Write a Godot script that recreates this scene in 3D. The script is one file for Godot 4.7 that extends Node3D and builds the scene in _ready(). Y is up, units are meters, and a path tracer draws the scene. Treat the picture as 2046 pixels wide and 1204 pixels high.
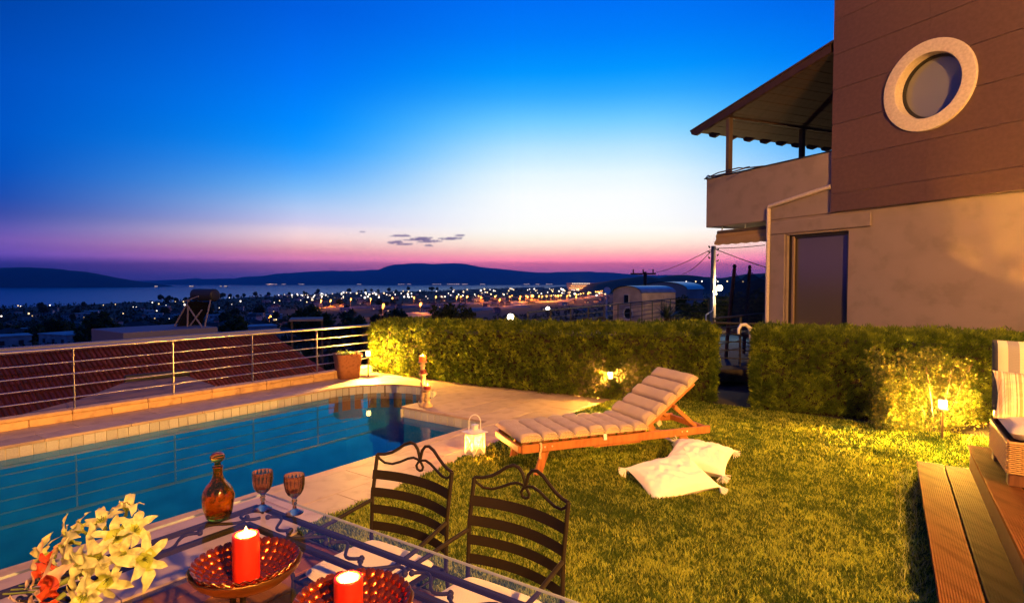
extends Node3D
# A garden terrace with a pool above a bay, just after sunset.

var taken := {}
var M := {}
var T := {}
var rng := RandomNumberGenerator.new()


class MB:
	# collects triangles; x is applied to whatever is added
	var v := PackedVector3Array()
	var n := PackedVector3Array()
	var x := Transform3D.IDENTITY

	func tri(a: Vector3, b: Vector3, c: Vector3, na: Vector3, nb: Vector3, nc: Vector3) -> void:
		a = x * a
		b = x * b
		c = x * c
		na = (x.basis * na).normalized()
		nb = (x.basis * nb).normalized()
		nc = (x.basis * nc).normalized()
		if (b - a).cross(c - a).dot(na + nb + nc) > 0.0:
			v.append_array([a, c, b])
			n.append_array([na, nc, nb])
		else:
			v.append_array([a, b, c])
			n.append_array([na, nb, nc])

	func flat(a: Vector3, b: Vector3, c: Vector3, towards: Vector3) -> void:
		var m := (b - a).cross(c - a).normalized()
		if m.dot(towards) < 0.0:
			m = -m
		tri(a, b, c, m, m, m)

	func quad(a: Vector3, b: Vector3, c: Vector3, d: Vector3, towards: Vector3) -> void:
		flat(a, b, c, towards)
		flat(a, c, d, towards)

	# box with bevelled edges
	func box(c: Vector3, s: Vector3, bev := 0.0, b := Basis.IDENTITY) -> void:
		var h := s * 0.5
		bev = minf(bev, minf(h.x, minf(h.y, h.z)) * 0.9)
		var old := x
		x = x * Transform3D(b, c)
		for ax in 3:
			var bx := (ax + 1) % 3
			var cx := (ax + 2) % 3
			for sg in [-1.0, 1.0]:
				var q := []
				for k in [[-1, -1], [1, -1], [1, 1], [-1, 1]]:
					var p := Vector3.ZERO
					p[ax] = sg * h[ax]
					p[bx] = k[0] * (h[bx] - bev)
					p[cx] = k[1] * (h[cx] - bev)
					q.append(p)
				var o := Vector3.ZERO
				o[ax] = sg
				quad(q[0], q[1], q[2], q[3], o)
				if bev > 0.0:
					for sb in [-1.0, 1.0]:
						# bevel between faces ax and bx
						var e := []
						for k in [-1.0, 1.0]:
							var p1 := Vector3.ZERO
							p1[ax] = sg * h[ax]
							p1[bx] = sb * (h[bx] - bev)
							p1[cx] = k * (h[cx] - bev)
							var p2 := Vector3.ZERO
							p2[ax] = sg * (h[ax] - bev)
							p2[bx] = sb * h[bx]
							p2[cx] = k * (h[cx] - bev)
							e.append_array([p1, p2])
						var w := Vector3.ZERO
						w[ax] = sg
						w[bx] = sb
						quad(e[0], e[1], e[3], e[2], w)
		if bev > 0.0:
			for sx in [-1.0, 1.0]:
				for sy in [-1.0, 1.0]:
					for sz in [-1.0, 1.0]:
						flat(Vector3(sx * h.x, sy * (h.y - bev), sz * (h.z - bev)), Vector3(sx * (h.x - bev), sy * h.y, sz * (h.z - bev)), Vector3(sx * (h.x - bev), sy * (h.y - bev), sz * h.z), Vector3(sx, sy, sz))
		x = old

	# bar of rectangular section between two points
	func bar(a: Vector3, b: Vector3, w: float, h: float, bev := 0.0, up := Vector3.UP) -> void:
		var z := (b - a).normalized()
		if absf(z.dot(up)) > 0.98:
			up = Vector3.RIGHT
		var sx := up.cross(z).normalized()
		var sy := z.cross(sx)
		box((a + b) * 0.5, Vector3(w, h, a.distance_to(b)), bev, Basis(sx, sy, z))

	# surface over a grid of points from f(u, v), u and v in 0..1, with smooth normals
	func grid(nu: int, nv: int, f: Callable, out := 1.0, wrap_u := false) -> void:
		var p := []
		for i in nu + 1:
			var row := PackedVector3Array()
			for j in nv + 1:
				row.append(f.call(float(i) / nu, float(j) / nv))
			p.append(row)
		var q := []
		for i in nu + 1:
			var row := PackedVector3Array()
			for j in nv + 1:
				var i0 := i - 1
				var i1 := i + 1
				if wrap_u:
					i0 = nu - 1 if i == 0 else i - 1
					i1 = 1 if i == nu else i + 1
				else:
					i0 = maxi(i0, 0)
					i1 = mini(i1, nu)
				var du: Vector3 = p[i1][j] - p[i0][j]
				var dv: Vector3 = p[i][mini(j + 1, nv)] - p[i][maxi(j - 1, 0)]
				var m := du.cross(dv) * out
				if m.length_squared() < 1e-16:
					var jj := 1 if j == 0 else nv - 1
					du = p[i1][jj] - p[i0][jj]
					m = du.cross(dv) * out
				row.append(m.normalized())
			q.append(row)
		for i in nu:
			for j in nv:
				tri(p[i][j], p[i + 1][j], p[i + 1][j + 1], q[i][j], q[i + 1][j], q[i + 1][j + 1])
				tri(p[i][j], p[i + 1][j + 1], p[i][j + 1], q[i][j], q[i + 1][j + 1], q[i][j + 1])

	# round tube along points; r a number or one radius for each point
	func tube(pts: Array, r, sides := 8, caps := true) -> void:
		var m := pts.size()
		var fr := []
		var side := Vector3.ZERO
		for k in m:
			var d: Vector3 = (pts[mini(k + 1, m - 1)] - pts[maxi(k - 1, 0)]).normalized()
			if side == Vector3.ZERO:
				side = d.cross(Vector3.UP if absf(d.y) < 0.9 else Vector3.RIGHT).normalized()
			side = (side - d * side.dot(d)).normalized()
			fr.append([side, d.cross(side)])
		var pos := func(k: int, a: float) -> Vector3:
			var rr: float = r[k] if r is Array else r
			return pts[k] + (fr[k][0] * cos(a) + fr[k][1] * sin(a)) * rr
		for k in m - 1:
			for s in sides:
				var a0 := TAU * s / sides
				var a1 := TAU * (s + 1) / sides
				var n00: Vector3 = fr[k][0] * cos(a0) + fr[k][1] * sin(a0)
				var n01: Vector3 = fr[k][0] * cos(a1) + fr[k][1] * sin(a1)
				var n10: Vector3 = fr[k + 1][0] * cos(a0) + fr[k + 1][1] * sin(a0)
				var n11: Vector3 = fr[k + 1][0] * cos(a1) + fr[k + 1][1] * sin(a1)
				var p00: Vector3 = pos.call(k, a0)
				var p01: Vector3 = pos.call(k, a1)
				var p10: Vector3 = pos.call(k + 1, a0)
				var p11: Vector3 = pos.call(k + 1, a1)
				tri(p00, p01, p11, n00, n01, n11)
				tri(p00, p11, p10, n00, n11, n10)
		if caps:
			for e in [[0, -1.0], [m - 1, 1.0]]:
				var k: int = e[0]
				var d: Vector3 = (pts[k] - pts[1 if k == 0 else m - 2]).normalized()
				for s in sides:
					flat(pts[k], pos.call(k, TAU * s / sides), pos.call(k, TAU * (s + 1) / sides), d)

	# body of revolution round y; prof: [radius, height] pairs from bottom to top
	func lathe(prof: Array, seg := 20, at := Vector3.ZERO, wave = null) -> void:
		var f := func(u: float, w: float) -> Vector3:
			var k := w * (prof.size() - 1)
			var i := mini(int(k), prof.size() - 2)
			var t := k - i
			var rr: float = lerpf(prof[i][0], prof[i + 1][0], t)
			var yy: float = lerpf(prof[i][1], prof[i + 1][1], t)
			if wave != null:
				rr *= wave.call(u, w)
			return at + Vector3(cos(u * TAU) * rr, yy, sin(u * TAU) * rr)
		grid(seg, prof.size() - 1, f, -1.0, true)

	# upright prism over a polygon of (x, z) pairs
	func prism(poly: PackedVector2Array, y0: float, y1: float, bev := 0.0) -> void:
		var top := poly
		if bev > 0.0:
			var o := Geometry2D.offset_polygon(poly, -bev, Geometry2D.JOIN_MITER)
			if o.size() == 1 and o[0].size() == poly.size():
				top = o[0]
				# same start vertex
				var best := 0
				for k in top.size():
					if top[k].distance_squared_to(poly[0]) < top[best].distance_squared_to(poly[0]):
						best = k
				var turned := PackedVector2Array()
				for k in top.size():
					turned.append(top[(best + k) % top.size()])
				top = turned
			else:
				bev = 0.0
		var ix := Geometry2D.triangulate_polygon(top)
		for k in range(0, ix.size(), 3):
			var a := top[ix[k]]
			var b := top[ix[k + 1]]
			var c := top[ix[k + 2]]
			flat(Vector3(a.x, y1, a.y), Vector3(b.x, y1, b.y), Vector3(c.x, y1, c.y), Vector3.UP)
		ix = Geometry2D.triangulate_polygon(poly)
		for k in range(0, ix.size(), 3):
			var a := poly[ix[k]]
			var b := poly[ix[k + 1]]
			var c := poly[ix[k + 2]]
			flat(Vector3(a.x, y0, a.y), Vector3(b.x, y0, b.y), Vector3(c.x, y0, c.y), Vector3.DOWN)
		var cw := Geometry2D.is_polygon_clockwise(poly)
		for k in poly.size():
			var a := poly[k]
			var b := poly[(k + 1) % poly.size()]
			var ta := top[k]
			var tb := top[(k + 1) % top.size()]
			var o2 := Vector2(b.y - a.y, a.x - b.x) * (-1.0 if cw else 1.0)
			var o := Vector3(o2.x, 0, o2.y)
			quad(Vector3(a.x, y0, a.y), Vector3(b.x, y0, b.y), Vector3(b.x, y1 - bev, b.y), Vector3(a.x, y1 - bev, a.y), o)
			if bev > 0.0:
				quad(Vector3(a.x, y1 - bev, a.y), Vector3(b.x, y1 - bev, b.y), Vector3(tb.x, y1, tb.y), Vector3(ta.x, y1, ta.y), o.normalized() + Vector3.UP)

	func ball(c: Vector3, r: Vector3, seg := 10, rings := 6) -> void:
		grid(seg, rings, func(u: float, w: float) -> Vector3: return c + Vector3(cos(u * TAU) * sin(w * PI) * r.x, -cos(w * PI) * r.y, sin(u * TAU) * sin(w * PI) * r.z), -1.0, true)

	func mesh(m: Material) -> ArrayMesh:
		var a := []
		a.resize(Mesh.ARRAY_MAX)
		a[Mesh.ARRAY_VERTEX] = v
		a[Mesh.ARRAY_NORMAL] = n
		var am := ArrayMesh.new()
		am.add_surface_from_arrays(Mesh.PRIMITIVE_TRIANGLES, a)
		am.surface_set_material(0, m)
		return am


# ---------- naming ----------
func numbered(parent: Node, called: String) -> String:
	var key := "%d/%s" % [parent.get_instance_id(), called]
	var k: int = taken.get(key, 0)
	taken[key] = k + 1
	return called if k == 0 else "%s_%03d" % [called, k]


func tag(o: Node, label := "", category := "", group := "", kind := "") -> Node:
	if label: o.set_meta("label", label)
	if category: o.set_meta("category", category)
	if group: o.set_meta("group", group)
	if kind: o.set_meta("kind", kind)
	return o


func thing(called: String, label: String, category: String, at := Vector3.ZERO, turn := 0.0, group := "") -> Node3D:
	var o := Node3D.new()
	o.name = numbered(self, called)
	add_child(o, true)
	o.position = at
	o.rotation.y = turn
	tag(o, label, category, group)
	return o


func part(parent: Node, called: String, mb: MB, m: Material, label := "") -> MeshInstance3D:
	return place(parent, called, mb.mesh(m), Transform3D.IDENTITY, label)


func place(parent: Node, called: String, mesh: Mesh, at := Transform3D.IDENTITY, label := "") -> MeshInstance3D:
	var o := MeshInstance3D.new()
	o.name = numbered(parent, called)
	o.mesh = mesh
	o.transform = at
	parent.add_child(o, true)
	if label: o.set_meta("label", label)
	return o


func struct(called: String, mb: MB, m: Material, parent: Node = self) -> MeshInstance3D:
	var o := part(parent, called, mb, m)
	if parent == self: o.set_meta("kind", "structure")
	return o


func dup(o: Node3D, called: String, at: Vector3, turn := 0.0, label := "", group := "") -> Node3D:
	var c: Node3D = o.duplicate()
	c.name = numbered(self, called)
	add_child(c, true)
	c.position = at
	c.rotation.y = turn
	if label: c.set_meta("label", label)
	if group: c.set_meta("group", group)
	return c


func many(parent: Node, called: String, mesh: Mesh, where: Array, colors := []) -> MultiMeshInstance3D:
	var mm := MultiMesh.new()
	mm.transform_format = MultiMesh.TRANSFORM_3D
	mm.use_colors = colors.size() > 0
	mm.mesh = mesh
	mm.instance_count = where.size()
	for k in where.size():
		mm.set_instance_transform(k, where[k])
		if colors.size() > 0:
			mm.set_instance_color(k, colors[k])
	var o := MultiMeshInstance3D.new()
	o.name = numbered(parent, called)
	o.multimesh = mm
	parent.add_child(o, true)
	o.set_meta("kind", "stuff")
	return o


func lamp(parent: Node3D, at: Vector3, c: Color, energy: float, size := 0.03) -> void:
	var l := OmniLight3D.new()
	l.name = numbered(parent, "bulb_light")
	l.light_color = c
	l.light_energy = energy
	l.light_size = size
	l.omni_range = 60.0
	l.omni_attenuation = 2.0
	l.shadow_enabled = true
	parent.add_child(l, true)
	l.position = at


# ---------- materials ----------
func L(r: float, g: float, b: float, a := 1.0) -> Color:
	var c := Color(r, g, b).linear_to_srgb()
	return Color(c.r, c.g, c.b, a)


# colour texture from noise; stops: [position, linear colour] pairs
func tex(seed_: int, size: int, freq: float, stops: Array, oct := 4, sx := 1, sy := 1, kind := FastNoiseLite.TYPE_SIMPLEX_SMOOTH) -> ImageTexture:
	var no := FastNoiseLite.new()
	no.seed = seed_
	no.noise_type = kind
	no.frequency = freq
	no.fractal_octaves = oct
	var im := no.get_seamless_image(size / sx, size / sy)
	if sx > 1 or sy > 1:
		im.resize(size, size, Image.INTERPOLATE_CUBIC)
	im.convert(Image.FORMAT_L8)
	var lut := []
	for k in 256:
		var t := k / 255.0
		var c: Color = stops[-1][1]
		for s in stops.size() - 1:
			if t <= stops[s + 1][0]:
				c = stops[s][1].lerp(stops[s + 1][1], clampf((t - stops[s][0]) / maxf(stops[s + 1][0] - stops[s][0], 1e-4), 0, 1))
				break
		c = c.linear_to_srgb()
		lut.append([int(clampf(c.r, 0, 1) * 255.0), int(clampf(c.g, 0, 1) * 255.0), int(clampf(c.b, 0, 1) * 255.0)])
	var src := im.get_data()
	var dst := PackedByteArray()
	dst.resize(src.size() * 3)
	for k in src.size():
		var e: Array = lut[src[k]]
		dst[k * 3] = e[0]
		dst[k * 3 + 1] = e[1]
		dst[k * 3 + 2] = e[2]
	return ImageTexture.create_from_image(Image.create_from_data(size, size, false, Image.FORMAT_RGB8, dst))


func grey(lo: float, hi: float) -> Array:
	return [[0.2, Color(lo, lo, lo)], [0.8, Color(hi, hi, hi)]]


func mat(c: Color, rough: float, o := {}) -> StandardMaterial3D:
	var m := StandardMaterial3D.new()
	m.albedo_color = c
	m.roughness = rough
	m.metallic = o.get("metal", 0.0)
	m.metallic_specular = o.get("spec", 0.5)
	if o.has("tex"):
		m.albedo_texture = o.tex
	if o.has("bump"):
		m.heightmap_enabled = true
		m.heightmap_texture = o.bump
		m.heightmap_scale = o.get("bumps", 0.1)
	if o.has("rtex"):
		m.roughness_texture = o.rtex
	if o.has("tex") or o.has("bump") or o.has("rtex"):
		m.uv1_triplanar = true
		m.uv1_world_triplanar = o.get("world", false)
		var s = o.get("scale", 1.0)
		m.uv1_scale = s if s is Vector3 else Vector3(s, s, s)
	if o.has("emit"):
		m.emission_enabled = true
		m.emission = o.emit
		m.emission_energy_multiplier = o.get("power", 1.0)
	if o.has("pane"):
		m.transparency = BaseMaterial3D.TRANSPARENCY_ALPHA
		m.albedo_color.a = o.pane
	if o.has("glass"):
		m.refraction_enabled = true
		m.refraction_scale = 0.05
		m.albedo_color.a = 0.0
	if o.has("back"):
		m.backlight_enabled = true
		m.backlight = o.back
	if o.has("coat"):
		m.clearcoat_enabled = true
		m.clearcoat = o.coat
		m.clearcoat_roughness = 0.15
	if o.has("rim"):
		m.rim_enabled = true
		m.rim = o.rim
	if o.has("sss"):
		m.subsurf_scatter_enabled = true
		m.subsurf_scatter_strength = o.sss
	if o.get("vcol", false):
		m.vertex_color_use_as_albedo = true
	return m


# pool frame: u runs along the pool away from the camera, v across it towards the lawn
func W(u: float, v: float, y := 0.0) -> Vector3:
	return Vector3(0.595 * u + 0.804 * v, y, -0.804 * u + 0.595 * v)


const POOL_TURN := 0.9337


# ---------- sky ----------
func sky_image() -> Image:
	# colour by height (degrees) in five directions away from the place where the sun went down
	var cols := [
		[0.0, [[0, 150, 95, 165], [0.7, 185, 105, 165], [1.2, 225, 115, 162], [1.7, 252, 125, 160], [2.2, 253, 152, 166], [2.7, 254, 190, 180], [3.3, 255, 222, 205], [4.0, 255, 244, 226], [4.8, 255, 254, 248], [6.2, 255, 255, 255], [8, 252, 255, 255], [10, 232, 249, 255], [12.4, 182, 229, 255], [14.7, 118, 204, 255], [17, 55, 170, 255], [19.2, 10, 148, 255], [22, 0, 125, 250], [25.5, 0, 108, 243], [40, 0, 80, 205], [90, 0, 55, 150]]],
		[26.6, [[0, 88, 80, 158], [0.5, 105, 85, 160], [1.0, 170, 98, 164], [1.8, 200, 114, 164], [2.5, 216, 134, 160], [3.1, 230, 170, 176], [3.9, 240, 204, 206], [4.6, 232, 210, 222], [5.3, 205, 202, 236], [6.6, 175, 200, 243], [8.3, 122, 184, 248], [10, 76, 164, 252], [12, 28, 148, 255], [14, 6, 137, 255], [18, 0, 116, 245], [23, 0, 94, 222], [40, 0, 68, 170], [90, 0, 55, 150]]],
		[47.5, [[0, 62, 55, 140], [1.3, 76, 62, 150], [2.2, 96, 74, 155], [3.0, 105, 82, 160], [4.0, 84, 82, 162], [5.0, 60, 80, 167], [6.2, 36, 80, 176], [8.2, 15, 84, 190], [11, 2, 86, 196], [15, 0, 81, 191], [20.5, 0, 68, 165], [40, 0, 58, 146], [90, 0, 55, 150]]],
		[100.0, [[0, 48, 48, 118], [3, 60, 60, 130], [6, 36, 66, 150], [12, 8, 66, 155], [25, 0, 58, 142], [90, 0, 55, 150]]],
		[180.0, [[0, 40, 44, 100], [4, 48, 52, 112], [8, 28, 54, 126], [15, 8, 54, 132], [30, 0, 52, 134], [90, 0, 55, 150]]]]
	var w := 1024
	var h := 512
	var rows := []
	for r in h:
		var el := 90.0 - (r + 0.5) * 180.0 / h
		var line := []
		for c in cols:
			var s: Array = c[1]
			var a: Array = s[-1]
			if el <= 0.0:
				a = s[0]
			else:
				for k in s.size() - 1:
					if el < s[k + 1][0]:
						var t: float = (el - s[k][0]) / (s[k + 1][0] - s[k][0])
						a = [0, lerpf(s[k][1], s[k + 1][1], t), lerpf(s[k][2], s[k + 1][2], t), lerpf(s[k][3], s[k + 1][3], t)]
						break
			line.append(Vector3(a[1], a[2], a[3]) / 255.0)
		rows.append(line)
	var im := Image.create(w, h, false, Image.FORMAT_RGBAF)
	for r in h / 2 + 2:
		for c in w:
			var d := absf(wrapf((c + 0.5) * 360.0 / w - 7.0, -180.0, 180.0))
			var k := 0
			while k < 3 and d > cols[k + 1][0]:
				k += 1
			var t := clampf((d - cols[k][0]) / (cols[k + 1][0] - cols[k][0]), 0, 1)
			if k == 0:
				t = smoothstep(4.0, 31.0, d) / smoothstep(4.0, 31.0, 26.6)
			var p: Vector3 = rows[r][k].lerp(rows[r][k + 1], t)
			# the low sky is seen through the evening haze of the bay: this is what stands above that haze
			p = Vector3(pow(p.x, 2.2), pow(p.y, 2.2), pow(p.z, 2.2))
			var el := deg_to_rad(maxf(0.05, 90.0 - (r + 0.5) * 180.0 / h))
			var clear := maxf(0.25, exp(-0.00004 * minf(230.0 / tan(el), 10800.0) - 0.00026 * maxf(0.0, minf(235.0 / tan(el), 8500.0) - 2700.0)))
			p = (p - Vector3(0.003, 0.018, 0.11) * (1.0 - clear)) / clear
			im.set_pixel(c, r, Color(maxf(0.0, p.x), maxf(0.0, p.y), maxf(0.0, p.z)))
	for r in range(h / 2 + 2, h):
		for c in w:
			im.set_pixel(c, r, Color(0.02, 0.02, 0.03))
	im.resize(4096, 2048, Image.INTERPOLATE_CUBIC)
	# a few thin dusk clouds low over the hills: azimuth, height, half length, half thickness in degrees
	var no := FastNoiseLite.new()
	no.seed = 5
	no.frequency = 0.9
	for s in [[-10.6, 4.22, 1.2, 0.13], [-8.6, 3.97, 1.15, 0.2], [-7.8, 3.72, 1.4, 0.13], [-5.9, 4.0, 1.25, 0.17], [-5.0, 4.3, 0.7, 0.08], [-11.1, 3.6, 0.85, 0.17], [-10.2, 3.42, 1.2, 0.09], [-8.0, 3.32, 0.55, 0.09], [-14.0, 4.55, 0.45, 0.06], [-9.4, 3.85, 1.2, 0.1]]:
		var x0 := int(4096 + (s[0] - s[2]) / 0.087890625)
		var x1 := int(4096 + (s[0] + s[2]) / 0.087890625)
		for r in range(int(1024 - (s[1] + s[3] * 1.6) / 0.087890625), int(1024 - (s[1] - s[3] * 1.6) / 0.087890625) + 1):
			for c in range(x0, x1 + 1):
				var az := (c + 0.5 - 4096) * 0.087890625
				var el := (1024 - r - 0.5) * 0.087890625
				var q := Vector2((az - s[0]) / s[2], (el - s[1] - (az - s[0]) * 0.03) / s[3])
				var k := 1.0 - q.length() + 0.45 * no.get_noise_2d(az * 2.2, el * 6.0)
				if k > 0.0:
					var a := im.get_pixel(c, r)
					im.set_pixel(c, r, a.lerp(Color(0.16, 0.10, 0.30), smoothstep(0.0, 0.4, k) * 0.85))
	return im


func make_camera_and_sky() -> void:
	var cam := Camera3D.new()
	cam.name = "camera"
	add_child(cam)
	cam.position = Vector3(0, 1.75, 0)
	cam.rotation_degrees = Vector3(-2.03, 0, 0)
	cam.fov = 53.86
	cam.near = 0.05
	cam.far = 40000.0
	cam.current = true
	var sky_m := PanoramaSkyMaterial.new()
	sky_m.panorama = ImageTexture.create_from_image(sky_image())
	var sky := Sky.new()
	sky.sky_material = sky_m
	var e := Environment.new()
	e.background_mode = Environment.BG_SKY
	e.sky = sky
	e.background_energy_multiplier = 1.0
	e.tonemap_mode = Environment.TONE_MAPPER_LINEAR
	e.tonemap_exposure = 1.0
	e.sdfgi_enabled = true
	e.ssao_enabled = true
	e.ssil_enabled = true
	e.fog_enabled = true
	e.fog_density = 0.00004
	e.volumetric_fog_enabled = true
	e.volumetric_fog_density = 0.0
	e.fog_light_color = Color(0.4, 0.8, 1.0)
	var we := WorldEnvironment.new()
	we.name = "world"
	we.environment = e
	add_child(we)


# ---------- materials ----------
func make_materials() -> void:
	T.mottle = tex(1, 256, 0.012, grey(0.62, 1.0), 5)
	T.faint = tex(14, 512, 0.009, [[0.2, Color(0.8, 0.79, 0.77)], [0.42, Color(0.95, 0.95, 0.94)], [0.8, Color(1, 1, 1)]], 6)
	T.fine = tex(2, 256, 0.06, grey(0.75, 1.0), 4)
	T.speck = tex(3, 256, 0.16, grey(0.55, 1.0), 3)
	T.grain = tex(4, 512, 0.02, [[0.2, L(0.42, 0.36, 0.3)], [0.5, L(0.8, 0.78, 0.74)], [0.8, L(1, 1, 1)]], 5, 1, 8)
	T.stain = tex(6, 256, 0.02, [[0.2, L(0.35, 0.3, 0.28)], [0.42, L(0.85, 0.83, 0.8)], [0.8, L(1, 1, 1)]], 5)
	T.weave = weave_texture()
	M.soil = mat(L(0.035, 0.03, 0.012), 1.0, {"tex": T.speck, "scale": 1.5, "world": true})
	M.grass = mat(Color.WHITE, 0.6, {"vcol": true, "spec": 0.3, "back": L(0.8, 0.8, 0.45)})
	M.leaf = mat(Color.WHITE, 0.55, {"vcol": true, "spec": 0.35, "back": L(0.8, 0.8, 0.4)})
	M.twig = mat(L(0.03, 0.02, 0.012), 0.95)
	for k in 3:
		var f: float = [1.0, 0.92, 1.07][k]
		M["slab%d" % k] = mat(L(0.42 * f, 0.31 * f, 0.23 * f), 0.6, {"tex": T.faint, "bump": T.fine, "bumps": 0.06, "scale": 0.9, "world": true})
		M["tile%d" % k] = mat(L(0.5 * f, 0.5 * f, 0.45 * f), 0.3, {"tex": T.fine, "scale": 4.0, "world": true})
		M["curb%d" % k] = mat(L(0.62 * f, 0.4 * f, 0.19 * f), 0.7, {"tex": T.stain, "bump": T.speck, "bumps": 0.08, "scale": 1.3, "world": true})
		M["deck%d" % k] = mat(L(0.19 * f, 0.068 * f, 0.018 * f), 0.8, {"spec": 0.2, "tex": T.grain, "bump": T.grain, "bumps": 0.05, "scale": Vector3(1.2, 1.2, 1.2)})
		M["clad%d" % k] = mat(L(0.115 * f, 0.063 * f, 0.047 * f), 0.55, {"tex": T.fine, "bump": T.fine, "bumps": 0.03, "scale": 0.8, "world": true})
	M.mortar = mat(L(0.12, 0.09, 0.07), 0.95, {"tex": T.speck, "scale": 2.0, "world": true})
	M.pool = mat(L(0.002, 0.155, 0.5), 0.6, {"spec": 0.1, "tex": T.mottle, "scale": 0.5, "world": true})
	M.water = mat(Color(1, 1, 1), 0.0, {"pane": 0.0, "spec": 0.38})
	M.steel = mat(L(0.62, 0.58, 0.55), 0.28, {"metal": 1.0})
	M.iron = mat(L(0.016, 0.011, 0.008), 0.6, {"spec": 0.25, "bump": T.speck, "bumps": 0.02, "scale": 8.0})
	M.teak = mat(L(0.42, 0.15, 0.04), 0.42, {"tex": T.grain, "scale": Vector3(1.5, 1.5, 1.5)})
	M.plaster = mat(L(0.25, 0.2, 0.195), 0.9, {"tex": T.faint, "bump": T.speck, "bumps": 0.12, "scale": 0.45, "world": true})
	M.plaster_wall = mat(L(0.25, 0.2, 0.195), 0.9, {"tex": T.faint, "bump": T.speck, "bumps": 0.12, "scale": 0.45, "world": true})
	M.trim = mat(L(0.6, 0.52, 0.47), 0.75, {"tex": T.fine, "scale": 1.2, "world": true})
	M.dark_frame = mat(L(0.012, 0.011, 0.011), 0.6)
	M.roof_board = mat(L(0.042, 0.02, 0.017), 0.7, {"tex": T.grain, "scale": 0.8, "world": true})
	M.post = mat(L(0.09, 0.065, 0.05), 0.7, {"tex": T.grain, "scale": 1.0, "world": true})
	M.screen = mat(L(0.08, 0.068, 0.055), 0.12, {"spec": 0.7, "bump": T.speck, "bumps": 0.02, "scale": 2.0, "world": true})
	M.dark_glass = mat(L(0.012, 0.014, 0.018), 0.03, {"spec": 0.6})
	M.window_glass = mat(L(0.16, 0.16, 0.17), 0.12, {"spec": 0.7})
	M.awning = mat(L(0.42, 0.28, 0.14), 0.9, {"tex": T.fine, "scale": 2.0, "back": L(0.4, 0.3, 0.15)})
	M.white_metal = mat(L(0.75, 0.73, 0.68), 0.4)
	M.terracotta = mat(L(0.3, 0.12, 0.05), 0.75, {"tex": T.stain, "bump": T.mottle, "bumps": 0.4, "scale": 3.0})
	M.cushion = mat(L(0.55, 0.42, 0.33), 0.95, {"tex": T.weave, "bump": T.weave, "bumps": 0.05, "scale": 30.0, "rim": 0.3})
	M.piping = mat(L(0.66, 0.52, 0.3), 0.95, {"tex": T.weave, "scale": 9.0})
	M.cream = mat(L(0.78, 0.68, 0.52), 0.95, {"tex": T.weave, "bump": T.weave, "bumps": 0.08, "scale": 30.0, "rim": 0.3})
	M.white_cloth = mat(L(0.86, 0.81, 0.7), 0.95, {"bump": T.weave, "bumps": 0.12, "scale": 12.0, "rim": 0.3})
	M.lilac_cloth = mat(L(0.6, 0.53, 0.53), 0.95, {"tex": T.weave, "bump": T.weave, "bumps": 0.05, "scale": 30.0, "rim": 0.3})
	M.wicker = mat(L(0.4, 0.24, 0.1), 0.6, {"tex": T.fine, "scale": 8.0})
	M.dark_wood = mat(L(0.11, 0.04, 0.015), 0.5, {"tex": T.grain, "scale": 2.0})
	M.rubber = mat(L(0.02, 0.02, 0.02), 0.8)
	M.glass_top = mat(L(0.9, 0.95, 0.96), 0.0, {"spec": 0.34, "pane": 0.0})
	M.glass_edge = mat(L(0.3, 0.34, 0.33), 0.15)
	M.amber = mat(L(0.97, 0.45, 0.03), 0.05, {"glass": true, "bump": T.mottle, "bumps": 0.25, "scale": 14.0})
	M.smoke = mat(L(0.76, 0.5, 0.34), 0.03, {"glass": true, "bump": T.mottle, "bumps": 0.2, "scale": 22.0})
	M.gold = mat(L(0.7, 0.36, 0.1), 0.3, {"metal": 1.0, "bump": T.mottle, "bumps": 0.05, "scale": 12.0})
	M.red_gold = mat(L(0.46, 0.075, 0.025), 0.2, {"metal": 0.9})
	M.rim_gold = mat(L(0.85, 0.55, 0.25), 0.22, {"metal": 1.0})
	M.red_wax = mat(L(0.5, 0.016, 0.006), 0.4, {"sss": 0.8, "coat": 0.3})
	M.white_wax = mat(L(0.85, 0.7, 0.45), 0.45, {"sss": 0.5})
	M.flame = mat(L(1, 0.7, 0.3), 1.0, {"emit": Color(1.0, 0.78, 0.42), "power": 9.0})
	M.wick = mat(L(0.01, 0.01, 0.01), 1.0)
	M.petal = mat(L(0.4, 0.47, 0.07), 0.6, {"tex": T.mottle, "scale": 9.0, "back": L(0.6, 0.55, 0.2)})
	M.petal_cream = mat(L(0.58, 0.6, 0.3), 0.6, {"tex": T.mottle, "scale": 9.0, "back": L(0.6, 0.5, 0.3)})
	M.petal_red = mat(L(0.62, 0.14, 0.06), 0.6, {"tex": tex(9, 128, 0.02, [[0.25, L(0.3, 0.02, 0.015)], [0.55, L(0.6, 0.12, 0.06)], [0.85, L(1, 0.7, 0.4)]], 3), "scale": 11.0, "back": L(0.5, 0.2, 0.1)})
	M.stem = mat(L(0.1, 0.13, 0.02), 0.6)
	M.candle_paint = mat(L(0.55, 0.38, 0.2), 0.5, {"tex": T.stain, "scale": 6.0})
	M.lamp_warm = mat(L(1, 0.8, 0.4), 0.5, {"emit": Color(1.0, 0.86, 0.5), "power": 14.0})
	M.lamp_white = mat(L(1, 0.95, 0.85), 0.5, {"emit": Color(1.0, 0.93, 0.8), "power": 8.0})
	M.lamp_orange = mat(L(1, 0.6, 0.2), 0.5, {"emit": Color(1.0, 0.66, 0.26), "power": 6.0})
	M.lamp_town = mat(L(1, 0.9, 0.75), 0.5, {"emit": Color(1.0, 0.94, 0.86), "power": 2.6})
	M.lamp_town_warm = mat(L(1, 0.8, 0.5), 0.5, {"emit": Color(1.0, 0.84, 0.6), "power": 2.4})
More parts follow.
